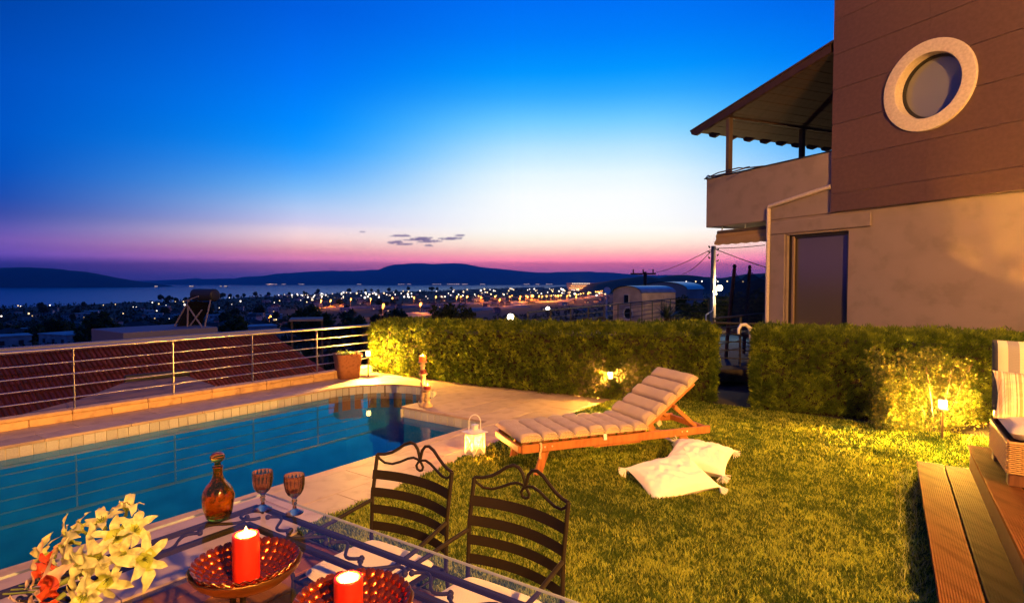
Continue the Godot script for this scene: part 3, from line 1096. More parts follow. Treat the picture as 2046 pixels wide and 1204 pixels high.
func make_house() -> void:
	var t := thing("house", "two-storey house with brown panelled upper floor and a round window", "house", HOUSE_AT, HOUSE_TURN)
	# polygons are drawn in (x, -height) and stood up, so that y of the prism becomes z of the house
	var up := Transform3D(Basis(Vector3(1, 0, 0), Vector3(0, 0, 1), Vector3(0, -1, 0)), Vector3.ZERO)
	var rc := Vector2(RX, 4.53)
	var inner := circle(Vector2(rc.x, -rc.y), 0.6)
	# upper floor panels, seven rows
	rng.seed = 81
	for r in 9:
		var y0 := 2.89 + (0.0 if r == 0 else 0.3 + (r - 1) * 0.573)
		var y1 := 2.89 + 0.3 + r * 0.573
		for col in [[0.0, RX], [RX, 3.9], [3.9, 7.5]]:
			var q := PackedVector2Array([Vector2(col[0] + (0.002 if col[0] > 0 else 0.0), -y1 + 0.004), Vector2(col[1] - (0.002 if col[0] != 0.0 else 0.0), -y1 + 0.004), Vector2(col[1] - (0.002 if col[0] != 0.0 else 0.0), -y0 - 0.004), Vector2(col[0] + (0.002 if col[0] > 0 else 0.0), -y0 - 0.004)])
			for c in Geometry2D.clip_polygons(q, inner):
				var mb := MB.new()
				mb.x = up
				mb.prism(c, -0.02, 0.0)
				part(t, "cladding_panel", mb, M["clad%d" % rng.randi_range(0, 1)])
	# body behind the panels, with the window opening left free
	var mb := MB.new()
	mb.x = up
	for col in [[0.0, RX], [RX, 7.5]]:
		var q := PackedVector2Array([Vector2(col[0], -8.1), Vector2(col[1], -8.1), Vector2(col[1], -2.9), Vector2(col[0], -2.9)])
		for c in Geometry2D.clip_polygons(q, circle(Vector2(rc.x, -rc.y), 0.6)):
			mb.prism(c, -0.3, -0.022)
	mb.x = Transform3D.IDENTITY
	mb.box(Vector3(3.75, 5.5, -3.4), Vector3(7.5, 5.2, 6.1))
	part(t, "upper_body", mb, M.plaster_wall)
	# lower wall round the door opening
	mb = MB.new()
	for b in [[-1.36, -0.95, 0.0, 2.9], [-0.95, 0.28, 2.575, 2.9], [0.28, 7.5, 0.0, 2.9]]:
		mb.box(Vector3((b[0] + b[1]) * 0.5, (b[2] + b[3]) * 0.5, -0.2), Vector3(b[1] - b[0], b[3] - b[2], 0.24))
	mb.box(Vector3(3.0, 1.4, -3.4), Vector3(8.7, 2.78, 6.0))
	part(t, "wall", mb, M.plaster_wall)
	mb = MB.new()
	for b in [[-1.3, -0.97, 0.0, 2.6]]:
		mb.box(Vector3((b[0] + b[1]) * 0.5, (b[2] + b[3]) * 0.5, -0.055), Vector3(b[1] - b[0], b[3] - b[2], 0.03), 0.008)
	mb.box(Vector3(-0.31, 2.72, -0.055), Vector3(1.98, 0.22, 0.03), 0.008)
	part(t, "door_surround", mb, M.plaster_wall)
	# door
	var door := part(t, "door", screen_panel(), M.screen)
	mb = MB.new()
	mb.box(Vector3(-0.92, 1.3, -0.17), Vector3(0.07, 2.55, 0.06), 0.006)
	mb.box(Vector3(0.25, 1.3, -0.17), Vector3(0.06, 2.55, 0.06), 0.006)
	mb.box(Vector3(-0.335, 2.545, -0.17), Vector3(1.24, 0.06, 0.06), 0.006)
	part(door, "frame", mb, M.dark_frame)
	mb = MB.new()
	mb.box(Vector3(-0.86, 1.3, -0.15), Vector3(0.05, 2.5, 0.04), 0.006)
	part(door, "guide_rail", mb, mat(L(0.2, 0.14, 0.1), 0.5))
	# round window
	var win := MeshInstance3D.new()
	mb = MB.new()
	mb.x = Transform3D(Basis(Vector3(1, 0, 0), Vector3(0, 0, 1), Vector3(0, -1, 0)), Vector3(rc.x, rc.y, 0))
	mb.lathe([[0.455, -0.19], [0.455, 0.03], [0.468, 0.045], [0.63, 0.045], [0.64, 0.03], [0.64, -0.03]], 56)
	win = part(t, "window", mb, M.trim)
	mb = MB.new()
	mb.x = Transform3D(Basis(Vector3(1, 0, 0), Vector3(0, 0, 1), Vector3(0, -1, 0)), Vector3(rc.x, rc.y, 0))
	mb.lathe([[0.415, -0.17], [0.415, -0.13], [0.42, -0.125], [0.46, -0.125]], 56)
	part(win, "frame", mb, M.dark_frame)
	mb = MB.new()
	mb.x = Transform3D(Basis(Vector3(1, 0, 0), Vector3(0, 0, 1), Vector3(0, -1, 0)), Vector3(rc.x, rc.y, 0))
	mb.prism(circle(Vector2.ZERO, 0.43), -0.165, -0.155)
	part(win, "pane", mb, M.window_glass)
	# balcony: slab, parapets, soffit
	mb = MB.new()
	mb.box(Vector3(-1.46, 3.4, -0.13), Vector3(3.22, 1.03, 0.14), 0.01)
	part(t, "balcony_parapet", mb, M.plaster)
	mb = MB.new()
	mb.box(Vector3(-3.0, 3.4, -2.6), Vector3(0.14, 1.03, 4.8), 0.01)
	part(t, "balcony_parapet", mb, M.plaster)
	mb = MB.new()
	mb.box(Vector3(-1.5, 2.96, -2.6), Vector3(2.9, 0.12, 4.9))
	part(t, "balcony_floor", mb, M.plaster_wall)
	mb = MB.new()
	mb.box(Vector3(-1.46, 3.925, -0.13), Vector3(3.24, 0.022, 0.17), 0.004)
	part(t, "parapet_coping", mb, M.dark_frame)
	# pergola roof: eave towards the sea, rising over the balcony
	var pts := Transform3D(Basis.IDENTITY, Vector3.ZERO)
	var eave := Vector3(-3.55, 5.05, 0.0)
	var slope := Vector3(1, 0.194, 0).normalized()
	var nrm := Vector3(-0.194, 1, 0).normalized()
	mb = MB.new()
	mb.box(eave + slope * 1.8 + Vector3(0, 0, -2.75) + nrm * 0.0, Vector3(3.6, 0.035, 5.5), 0.004, Basis(slope, nrm, Vector3(0, 0, 1)))
	part(t, "pergola_roof", mb, M.roof_board)
	for k in 11:
		mb = MB.new()
		mb.prism(PackedVector2Array([Vector2(0.0, -0.025), Vector2(3.52, -0.025), Vector2(3.52, 0.11), Vector2(0.13, 0.11), Vector2(0.02, 0.04)]), 0, 0.06)
		var rf := part(t, "rafter", mb, M.roof_board)
		# lay the profile along the slope
		rf.transform = Transform3D(Basis(slope, Vector3(0, 0, 1), -nrm), eave + Vector3(0, 0, -0.08 - k * 0.506) - nrm * 0.045)
	mb = MB.new()
	for k in 22:
		mb = MB.new()
		mb.box(eave + slope * (0.45 + k * 0.146) + Vector3(0, 0, -2.75) - nrm * (0.16 + 0.004 * (k % 2)), Vector3(0.14, 0.014, 5.4), 0.003, Basis(slope, nrm, Vector3(0, 0, 1)))
		part(t, "soffit_board", mb, M.roof_board)
	mb = MB.new()
	mb.bar(eave + slope * 1.08 - nrm * 0.14 + Vector3(0, 0, -0.1), eave + slope * 1.08 - nrm * 0.14 + Vector3(0, 0, -5.1), 0.08, 0.1, 0.006)
	part(t, "pergola_beam", mb, M.roof_board)
	for z in [-0.13, -2.2, -4.3]:
		mb = MB.new()
		mb.box(Vector3(-2.485, 4.5, z), Vector3(0.1, 1.2, 0.1), 0.008)
		part(t, "pergola_post", mb, M.post)
	# gutter pipe
	mb = MB.new()
	mb.tube([H0(-0.02, 3.33), H0(-1.32, 3.14), H0(-1.34, 3.1), H0(-1.34, 0.1)], 0.038, 10)
	part(t, "downpipe", mb, M.trim)
	# awning under the balcony, on the sea side
	var aw := thing("awning", "tan retracted awning with a scalloped edge under the balcony", "awning", H(-2.9, 2.5, -0.25), HOUSE_TURN)
	mb = MB.new()
	mb.tube([Vector3(0, 0.27, 0.0), Vector3(1.5, 0.27, 0)], 0.045, 10)
	part(aw, "roller", mb, M.post)
	mb = MB.new()
	mb.grid(40, 10, func(u: float, w: float) -> Vector3:
		var y := 0.24 - w * 0.2 + sin(w * 16.0) * 0.008
		if w > 0.85: y -= (w - 0.85) * 0.28 * (0.6 + 0.4 * absf(sin(u * 6.0 * PI)))
		return Vector3(u * 1.5, y, 0.04 + sin(w * 9.0 + u * 2.0) * 0.015 + w * 0.06), 1.0)
	part(aw, "valance", mb, M.awning)
	for xx in [0.1, 0.75]:
		mb = MB.new()
		mb.tube([Vector3(xx, 0.42, -0.02), Vector3(xx, 0.24, 0.0), Vector3(xx + 0.02, 0.1, 0.05)], 0.014, 6)
		part(aw, "arm", mb, M.white_metal)
	# clothes airer hung over the parapet
	var rk := thing("clothes_airer", "folding wire clothes airer hung over the balcony parapet corner", "clothes rack", H(-2.95, 3.93, -0.05), HOUSE_TURN)
	mb = MB.new()
	mb.tube([Vector3(0.0, 0.02, -0.1), Vector3(0.05, 0.04, 0.1), Vector3(0.35, -0.08, 0.42), Vector3(1.15, -0.08, 0.42), Vector3(1.2, 0.02, 0.1), Vector3(1.0, 0.05, 0.0), Vector3(0.75, 0.06, -0.12), Vector3(0.0, 0.02, -0.1)], 0.013, 6)
	part(rk, "frame", mb, M.bronze)
	mb = MB.new()
	mb.tube([Vector3(-0.15, 0.0, 0.02), Vector3(0.3, 0.06, 0.05), Vector3(0.85, 0.07, 0.02), Vector3(1.0, 0.03, 0.05), Vector3(1.45, 0.0, 0.0)], 0.013, 6)
	part(rk, "arm", mb, M.bronze)
	# path and ground behind the hedge
	mb = MB.new()
	mb.box(Vector3(14, -0.22, -16.0), Vector3(12, 0.2, 16), 0)
	mb.box(Vector3(4.75, -0.1, -11.75), Vector3(2.2, 0.24, 0.6), 0.02)
	struct("neighbour_yard", mb, mat(L(0.05, 0.045, 0.04), 0.9, {"spec": 0.1, "tex": T.stain, "scale": 0.5, "world": true}))


func H0(x: float, y: float) -> Vector3:
	return Vector3(x, y, -0.03)


func screen_panel() -> MB:
	var mb := MB.new()
	mb.box(Vector3(-0.335, 1.3, -0.2), Vector3(1.17, 2.52, 0.02), 0.003)
	return mb


# ---------- our own villa, behind the camera: its wall lamps light the garden ----------
func make_villa() -> void:
	var t := thing("villa", "plastered wall of the villa behind the terrace", "house", W(0, 0), POOL_TURN)
	var mb := MB.new()
	mb.box(Vector3(-1.0, 2.9, 5.1), Vector3(10.0, 6.2, 0.3))
	part(t, "wall", mb, M.plaster)
	for k in 2:
		var at := Vector3([0.0, -2.2][k], [5.1, 2.75][k], 4.86)
		var o := thing("wall_lamp", ["round wall lamp on the villa nearer the wooden steps", "round wall lamp on the villa nearer the pool"][k], "wall lamp", W(at.x, at.z, at.y), POOL_TURN)
		mb = MB.new()
		mb.box(Vector3(0, 0, 0.06), Vector3(0.12, 0.3, 0.04), 0.01)
		mb.tube([Vector3(0, 0.1, 0.04), Vector3(0, 0.12, -0.06)], 0.012, 6)
		part(o, "bracket", mb, M.bronze)
		mb = MB.new()
		mb.ball(Vector3(0, 0.0, -0.08), Vector3(0.09, 0.09, 0.09), 14, 8)
		part(o, "glowing_globe", mb, mat(L(1, 0.8, 0.5), 0.5, {"emit": Color(1, 0.8, 0.5), "power": 10.0}))
		lamp(o, Vector3(0, 0, -0.08), Color(1.0, 0.7, 0.33), [245.0, 48.0][k], 0.09)


# ---------- things between the hedge and the plain ----------
func rail_run(t: Node3D, a: Vector3, b: Vector3, spacing: float, high: float, m: Material) -> void:
	var n := int(a.distance_to(b) / spacing)
	for k in n + 1:
		var p := a.lerp(b, float(k) / n)
		var mb := MB.new()
		mb.bar(p, p + Vector3(0, high - 0.02, 0), 0.05, 0.03)
		part(t, "post", mb, m)
	for k in 5:
		var mb := MB.new()
		var y: float = high - [0.0, 0.2, 0.36, 0.52, 0.68][k]
		mb.tube([a + Vector3(0, y, 0), b + Vector3(0, y, 0)], 0.024 if k == 0 else 0.011, 6)
		part(t, "top_rail" if k == 0 else "rail", mb, m)


func make_neighbours() -> void:
	var mb: MB
	# the next garden's railing and pool
	var t := thing("railing", "dark railing of the next terrace behind the long hedge", "railing", Vector3.ZERO)
	rail_run(t, Vector3(0.4, -0.02, -14.9), Vector3(6.85, -0.02, -25.6), 1.2, 0.97, M.dark_frame)
	rail_run(t, Vector3(6.85, -0.02, -25.6), Vector3(11.0, -0.02, -23.2), 1.3, 0.97, M.dark_frame)
	mb = MB.new()
	mb.x = Transform3D(Basis(Vector3.UP, POOL_TURN), Vector3.ZERO)
	mb.prism(PackedVector2Array([Vector2(9.0, -8.9), Vector2(26, -8.9), Vector2(26, 4), Vector2(9.0, 4)]), -3.0, -0.3)
	struct("next_terrace", mb, mat(L(0.05, 0.045, 0.045), 0.9, {"spec": 0.1, "tex": T.stain, "scale": 0.5, "world": true}))
	t = thing("swimming_pool", "covered dark blue swimming pool of the next terrace behind the hedge", "pool", W(0, 0), POOL_TURN)
	mb = MB.new()
	for r in [[12.0, -8.0, 22.0, -7.8], [12.0, -3.8, 22.0, -3.6], [11.8, -8.0, 12.0, -3.6], [22.0, -8.0, 22.2, -3.6]]:
		mb.box(Vector3((r[0] + r[2]) / 2, -0.2, (r[1] + r[3]) / 2), Vector3(r[2] - r[0], 0.2, r[3] - r[1]))
	part(t, "coping", mb, mat(L(0.1, 0.09, 0.08), 0.9, {"spec": 0.1}))
	mb = MB.new()
	mb.box(Vector3(17.0, -0.24, -5.8), Vector3(9.98, 0.06, 3.98))
	part(t, "cover", mb, mat(L(0.012, 0.03, 0.08), 0.9, {"spec": 0.1}))
	for k in 2:
		var ld := thing("pool_ladder", ["dark arched pool ladder handle left of the small beige tower", "dark arched pool ladder handle nearest the small beige tower"][k], "ladder", Vector3([1.62, 2.03][k], -0.1, [-13.0, -13.4][k]), -0.6, "arched pool ladder handles")
		mb = MB.new()
		var arc := []
		for i in 13:
			var a := PI * i / 12.0
			arc.append(Vector3(-cos(a) * 0.17, 0.82 + sin(a) * 0.2, 0))
		arc.push_front(Vector3(-0.17, 0, 0))
		arc.append(Vector3(0.17, 0, 0))
		mb.tube(arc, 0.028, 8)
		part(ld, "handle", mb, M.dark_frame)
	for k in 2:
		var hk := thing("grab_handle", ["pale curved grab handle in the gap between the hedges", "pale curved grab handle in front of the grey door"][k], "grab rail", Vector3([4.3, 5.13][k], -0.1, [-11.0, -11.0][k]), 0.3, "pale curved grab handles")
		mb = MB.new()
		mb.tube([Vector3(-0.1, 0.86, 0), Vector3(-0.1, 0.95, 0), Vector3(-0.05, 1.02, 0), Vector3(0.05, 1.03, 0), Vector3(0.14, 0.97, 0), Vector3(0.18, 0.86, 0), Vector3(0.21, 0.6, 0), Vector3(0.22, 0, 0)], [0.022, 0.026, 0.03, 0.034, 0.038, 0.042, 0.042, 0.042], 8)
		part(hk, "handle", mb, M.white_metal)
	t = thing("railing", "dark metal railing beside the house, seen in the gap between hedges", "railing", Vector3.ZERO)
	rail_run(t, Vector3(3.95, -0.1, -11.6), Vector3(5.0, -0.1, -11.2), 0.6, 1.02, M.dark_frame)
	rail_run(t, Vector3(3.95, -0.1, -11.6), Vector3(5.7, -0.1, -13.4), 1.2, 1.1, M.dark_frame)
	# trampoline with a tall net
	t = thing("trampoline", "trampoline with rust-red padded poles and a dark safety net", "trampoline", Vector3(6.75, -0.3, -14.6))
	mb = MB.new()
	var ring := []
	for k in 25:
		ring.append(Vector3(cos(TAU * k / 24) * 1.25, 0.75, sin(TAU * k / 24) * 1.25))
	mb.tube(ring, 0.05, 8, false)
	part(t, "frame", mb, M.rust)
	mb = MB.new()
	mb.prism(circle(Vector2.ZERO, 1.2, 24), 0.73, 0.75)
	part(t, "mat", mb, M.rubber)
	for k in 6:
		var a := TAU * k / 6.0 + 0.15
		mb = MB.new()
		mb.tube([Vector3(cos(a) * 1.4, 0, sin(a) * 1.4), Vector3(cos(a) * 1.36, 0.8, sin(a) * 1.36), Vector3(cos(a) * 1.22, 2.35, sin(a) * 1.22)], [0.045, 0.05, 0.045], 8)
		var p := part(t, "pole", mb, M.rust)
		mb = MB.new()
		mb.ball(Vector3(cos(a) * 1.22, 2.4, sin(a) * 1.22), Vector3(0.05, 0.06, 0.05), 8, 5)
		part(p, "cap", mb, M.dark_frame)
	mb = MB.new()
	mb.grid(48, 6, func(u: float, w: float) -> Vector3:
		var a := u * TAU + 0.15
		var sag := absf(sin(u * TAU * 3.0)) * 0.28 * w * w
		return Vector3(cos(a) * (1.3 - 0.1 * w), 0.75 + w * 1.55 - sag, sin(a) * (1.3 - 0.1 * w)), -1.0, true)
	part(t, "safety_net", mb, M.net)
	# utility pole with wires and a bright lamp
	t = thing("utility_pole", "grey utility pole with insulators under the awning", "utility pole", Vector3(6.75, -0.3, -19.9))
	mb = MB.new()
	mb.tube([Vector3(0, 0, 0), Vector3(0, 3.2, 0)], [0.1, 0.075], 10)
	part(t, "pole", mb, M.concrete)
	for k in 6:
		mb = MB.new()
		mb.tube([Vector3(0.12 * (1 if k % 2 else -1), 3.14 - 0.09 * k, 0.0), Vector3(0.17 * (1 if k % 2 else -1), 3.2 - 0.09 * k, 0.02)], 0.025, 6)
		part(t, "insulator", mb, M.dark_frame)
	mb = MB.new()
	mb.tube([Vector3(-0.03, 1.7, 0.1), Vector3(-0.03, 1.05, 0.1), Vector3(-0.25, 0.9, 0.1), Vector3(-0.26, 0.62, 0.1)], 0.025, 6)
	part(t, "conduit", mb, M.white_metal)
	t = thing("wall_lamp", "bright white lamp on the utility pole right of the dark trees", "lamp", Vector3(6.93, 1.5, -19.78), 0.0, "bright white lamps of the next gardens")
	mb = MB.new()
	mb.ball(Vector3.ZERO, Vector3(0.1, 0.1, 0.1), 12, 8)
	part(t, "glowing_globe", mb, mat(L(1, 0.9, 0.7), 0.5, {"emit": Color(1, 0.9, 0.68), "power": 14.0}))
	mb = MB.new()
	mb.bar(Vector3(-0.1, 0.0, -0.05), Vector3(-0.1, -0.25, -0.05), 0.04, 0.04)
	part(t, "bracket", mb, M.white_metal)
	lamp(t, Vector3.ZERO, Color(1.0, 0.82, 0.55), 14.0, 0.09)
	t = thing("utility_pole", "distant T-shaped utility pole above the beige tower", "utility pole", Vector3(10.1, -7.0, -45))
	mb = MB.new()
	mb.tube([Vector3(0, 0, 0), Vector3(0, 9.4, 0)], [0.2, 0.13], 8)
	part(t, "pole", mb, M.dark_frame)
	mb = MB.new()
	mb.box(Vector3(-0.15, 9.25, 0), Vector3(1.9, 0.12, 0.12))
	for k in 3:
		mb.tube([Vector3(-0.9 + k * 0.75, 9.3, 0), Vector3(-0.9 + k * 0.75, 9.6, 0)], 0.05, 6)
	part(t, "crossarm", mb, M.dark_frame)
	var top := Vector3(6.75, 2.82, -19.9)
	var ends := [[Vector3(10.6, 2.3, -45), "power line from the pole down to the T-shaped pole"], [Vector3(9.2, 2.1, -32), "thin stay wire falling left from the utility pole"], [Vector3(8.6, 2.95, -20.2), "cable running level from the pole to the house"], [Vector3(7.9, 2.02, -17.6), "cable falling right from the pole behind the trampoline"]]
	for e in ends:
		mb = MB.new()
		var pts := []
		for i in 13:
			var f := i / 12.0
			pts.append(top.lerp(e[0], f) - Vector3(0, 0.25 * sin(f * PI) * (0.6 if e[0].z < -30 else 0.1), 0))
		mb.tube(pts, 0.014, 5)
		tag(part(self, "cable", mb, M.wire), e[1], "cable")
	# small beige tower with a round window and an arched roof
	t = thing("tower_building", "small beige building with a round window and arched roof", "building", Vector3(5.25, -2.33, -27.0), -0.95)
	t.scale = Vector3.ONE * 0.71
	mb = MB.new()
	var prof := PackedVector2Array([Vector2(-1.25, 0), Vector2(1.25, 0), Vector2(1.25, -4.75)])
	for k in range(0, 9):
		var a := PI * k / 8.0
		prof.append(Vector2(cos(a) * 1.25, -4.95 - sin(a) * 0.42))
	var up := Transform3D(Basis(Vector3(1, 0, 0), Vector3(0, 0, 1), Vector3(0, -1, 0)), Vector3.ZERO)
	mb.x = up
	mb.prism(prof, -3.2, 0.0)
	part(t, "wall", mb, mat(L(0.6, 0.42, 0.3), 0.9, {"tex": T.mottle, "scale": 0.5, "world": true}))
	mb = MB.new()
	mb.grid(10, 1, func(u: float, w: float) -> Vector3:
		var a := PI * u
		return Vector3(cos(a) * 1.3, 4.98 + sin(a) * 0.43, 0.08 - w * 3.3), 1.0)
	mb.grid(10, 1, func(u: float, w: float) -> Vector3:
		var a := PI * u
		return Vector3(cos(a) * 1.27, 4.95 + sin(a) * 0.42, 0.08 - w * 3.3), -1.0)
	part(t, "roof", mb, M.blue_roof)
	mb = MB.new()
	mb.x = Transform3D(up.basis, Vector3(0.1, 3.62, 0))
	mb.lathe([[0.34, -0.1], [0.34, 0.05], [0.45, 0.05], [0.45, -0.02]], 32)
	var win := part(t, "window", mb, M.trim)
	mb = MB.new()
	mb.x = Transform3D(up.basis, Vector3(0.1, 3.62, 0))
	mb.prism(circle(Vector2.ZERO, 0.35, 28), 0.005, 0.012)
	part(win, "pane", mb, M.dark_glass)
	mb = MB.new()
	mb.box(Vector3(-0.05, 4.55, 0.0), Vector3(0.46, 0.62, 0.05), 0.01)
	win = part(t, "window", mb, M.trim)
	mb = MB.new()
	mb.box(Vector3(-0.05, 4.55, 0.03), Vector3(0.36, 0.52, 0.02))
	part(win, "pane", mb, M.dark_glass)
	t = thing("barn_roof", "second arched blue-grey roof behind the beige tower", "building", Vector3(12.3, -5.0, -48), -0.62)
	mb = MB.new()
	mb.x = up
	prof = PackedVector2Array([Vector2(-1.9, 0), Vector2(1.9, 0), Vector2(1.9, -5.9)])
	for k in range(0, 9):
		var a := PI * k / 8.0
		prof.append(Vector2(cos(a) * 1.9, -6.0 - sin(a) * 0.6))
	mb.prism(prof, -4, 0)
	part(t, "wall", mb, M.far_wall_b)
	mb = MB.new()
	mb.grid(10, 1, func(u: float, w: float) -> Vector3:
		var a := PI * u
		return Vector3(cos(a) * 1.98, 6.03 + sin(a) * 0.62, 0.1 - w * 4.2), 1.0)
	part(t, "roof", mb, M.blue_roof)
	# satellite dish left of the tower
	t = thing("satellite_dish", "pale satellite dish on a mast left of the beige tower", "satellite dish", Vector3(5.85, -3.6, -36.6))
	mb = MB.new()
	mb.tube([Vector3(0, 0, 0), Vector3(0, 4.7, 0)], 0.04, 6)
	part(t, "mast", mb, M.white_metal)
	mb = MB.new()
	mb.x = Transform3D(Basis(Vector3(1, 0, 0), 1.25), Vector3(0, 4.72, 0.1)).rotated_local(Vector3.FORWARD, 0.2)
	mb.lathe([[0.0, 0.0], [0.12, 0.012], [0.22, 0.05], [0.228, 0.052], [0.21, 0.035], [0.12, 0.0], [0.0, -0.012]], 24)
	part(t, "dish", mb, M.white_metal)
	# bright garden lamp and smaller one, lit doorway
	t = thing("garden_lamp", "bright white lamp on a short white post behind the hedge", "garden lamp", Vector3(-0.03, -0.05, -13.4), 0.0, "bright white lamps of the next gardens")
	mb = MB.new()
	mb.tube([Vector3(0, 0, 0), Vector3(0, 0.93, 0)], 0.03, 8)
	part(t, "post", mb, M.white_metal)
	mb = MB.new()
	mb.ball(Vector3(0, 0.97, 0), Vector3(0.075, 0.075, 0.075), 12, 8)
	part(t, "glowing_globe", mb, mat(L(1, 0.9, 0.8), 0.5, {"emit": Color(1, 0.92, 0.75), "power": 14.0}))
	lamp(t, Vector3(0, 0.97, 0), Color(1, 0.85, 0.62), 1.2, 0.07)
	t = thing("low_building", "low dark building with a lit pale doorway below the railing", "building", Vector3(4.2, -7.5, -46), -0.5)
	mb = MB.new()
	mb.box(Vector3(0, 2.7, -2.5), Vector3(9.0, 5.4, 5.0))
	part(t, "wall", mb, M.far_wall_b)
	mb = MB.new()
	mb.box(Vector3(0, 5.5, -2.5), Vector3(9.4, 0.2, 5.5))
	part(t, "roof", mb, M.concrete)
	for k in 2:
		mb = MB.new()
		mb.box(Vector3(-0.6 + k * 0.95, 4.55, 0.02), Vector3(0.7, 1.4, 0.06), 0.01)
		part(t, "lit_window", mb, mat(L(0.7, 0.7, 0.62), 0.5, {"emit": Color(0.9, 0.95, 0.85), "power": 0.6 - 0.25 * k}))
	t = thing("wall_lamp", "small white lamp above the lit pale doorway", "lamp", Vector3(2.6, -0.3, -43.0), 0.0, "bright white lamps of the next gardens")
	mb = MB.new()
	mb.ball(Vector3(0, 0, 0), Vector3(0.15, 0.15, 0.15), 10, 6)
	part(t, "glowing_globe", mb, M.lamp_white)
	mb = MB.new()
	mb.tube([Vector3(0, -6, 0), Vector3(0, 0, 0)], 0.05, 6)
	part(t, "post", mb, M.dark_frame)
	t = thing("low_wall", "low whitewashed lit wall behind the dark arched ladder handles", "wall", Vector3(5.6, -4.2, -36), -0.4)
	mb = MB.new()
	mb.box(Vector3(-1.2, 1.4, 0), Vector3(3.2, 3.0, 0.2), 0.02)
	part(t, "wall", mb, M.far_wall)
	# round spiky shrub and dark trees
	agave(Vector3(6.15, -0.3, -23.5))
	rng.seed = 91
	var k := 0
	for p in [Vector3(8.6, -3.5, -27), Vector3(10.2, -3.5, -28), Vector3(9.3, -4, -33), Vector3(12.2, -4, -31), Vector3(11.0, -3.5, -26)]:
		tree("tree", ["dark bushy tree just right of the beige tower", "dark tree behind the bright pole lamp", "dark tree farther back behind the pole lamp", "dark tree showing between trampoline and hills", "dark tree behind the trampoline net"][k], p, [4.6, 4.4, 5.0, 5.2, 4.6][k], 1.5, 700, "dark trees of the next garden", 0.1)
		k += 1
	tree("tree", "dark rounded tree rising just behind the long hedge", Vector3(-3.1, -6.5, -31), 7.4, 1.9, 900, "", 0.12)
	# wire netting posts are left out; the ground falls away behind


func agave(at: Vector3) -> void:
	var t := thing("spiky_shrub", "round dark spiky shrub at the corner of the dark railing", "shrub", at)
	rng.seed = 95
	var mb := MB.new()
	for k in 130:
		var d := Vector3(rng.randfn(), absf(rng.randfn()) * 0.9 - 0.15, rng.randfn()).normalized()
		var s := d.cross(Vector3.UP).normalized() * 0.03
		var l := rng.randf_range(0.55, 0.95)
		var o := Vector3(0, 0.55, 0)
		mb.grid(3, 1, func(x: float, y: float) -> Vector3: return o + d * l * x + Vector3(0, 0.15 * x * (1 - x), 0) + s * (y * 2 - 1) * (1.0 - x * 0.95))
	part(t, "leaves", mb, mat(L(0.03, 0.04, 0.02), 0.6)).set_meta("kind", "stuff")
	mb = MB.new()
	mb.tube([Vector3(0, 0, 0), Vector3(0, 0.6, 0)], [0.14, 0.1], 8)
	part(t, "trunk", mb, M.twig)


func leaf_clump(seed_: int, r: float) -> ArrayMesh:
	rng.seed = seed_
	var mb := MB.new()
	for k in 9:
		var d := Vector3(rng.randfn(), rng.randfn(), rng.randfn()).normalized()
		var o := d * r * rng.randf_range(0.1, 0.8)
		var e := Vector3(rng.randfn(), rng.randfn(), rng.randfn()).normalized()
		var s := e.cross(d).normalized() * r * 0.32
		var nn := (d + Vector3(0, 0.3, 0)).normalized()
		mb.flat(o - s, o + s, o + e * r * 0.75, nn)
	return mb.mesh(M.leaf)


func tree(called: String, label: String, at: Vector3, high: float, wide: float, n: int, group: String, leaf: float) -> Node3D:
	var t := thing(called, label, "tree", at, 0.0, group)
	var sd := int(absf(at.x) * 13.0 + absf(at.z) * 7.0)
	var mesh := leaf_clump(sd, leaf * 2.2)
	rng.seed = sd
	var mb := MB.new()
	mb.tube([Vector3(0, 0, 0), Vector3(0.05, high * 0.35, 0), Vector3(0, high * 0.7, 0.05)], [wide * 0.1, wide * 0.075, wide * 0.03], 8)
	var lobes := []
	for k in 9:
		var a := rng.randf() * TAU
		var c := Vector3(cos(a) * wide * rng.randf_range(0.2, 0.75), high * rng.randf_range(0.5, 0.9), sin(a) * wide * rng.randf_range(0.2, 0.75))
		lobes.append([c, wide * rng.randf_range(0.35, 0.6)])
		mb.tube([Vector3(0, high * rng.randf_range(0.3, 0.5), 0), c * 0.7 + Vector3(0, c.y * 0.25, 0), c], [wide * 0.05, wide * 0.03, wide * 0.012], 6)
	part(t, "trunk", mb, M.twig)
	var where := []
	var cols := []
	for k in n:
		var l: Array = lobes[k % lobes.size()]
		var d := Vector3(rng.randfn(), rng.randfn() * 0.8, rng.randfn()).normalized()
		where.append(Transform3D(Basis.from_euler(Vector3(rng.randf() * TAU, rng.randf() * TAU, 0)).scaled(Vector3.ONE * rng.randf_range(0.7, 1.4)), l[0] + d * l[1] * pow(rng.randf(), 0.4)))
		cols.append(Color(0.03, 0.045, 0.012).lerp(Color(0.09, 0.1, 0.03), rng.randf()))
	many(t, "crown", mesh, where, cols)
	return t


# ---------- flames and candles ----------
func flame(parent: Node3D, at: Vector3, h: float, power: float) -> void:
	var mb := MB.new()
	mb.lathe([[0.0, at.y], [h * 0.2, at.y + h * 0.14], [h * 0.24, at.y + h * 0.3], [h * 0.16, at.y + h * 0.6], [h * 0.05, at.y + h * 0.88], [0.0, at.y + h]], 12, Vector3(at.x, 0, at.z))
	part(parent, "flame", mb, M.flame)
	lamp(parent, at + Vector3(0, h * 0.35, 0), Color(1.0, 0.6, 0.22), power, h * 0.2)


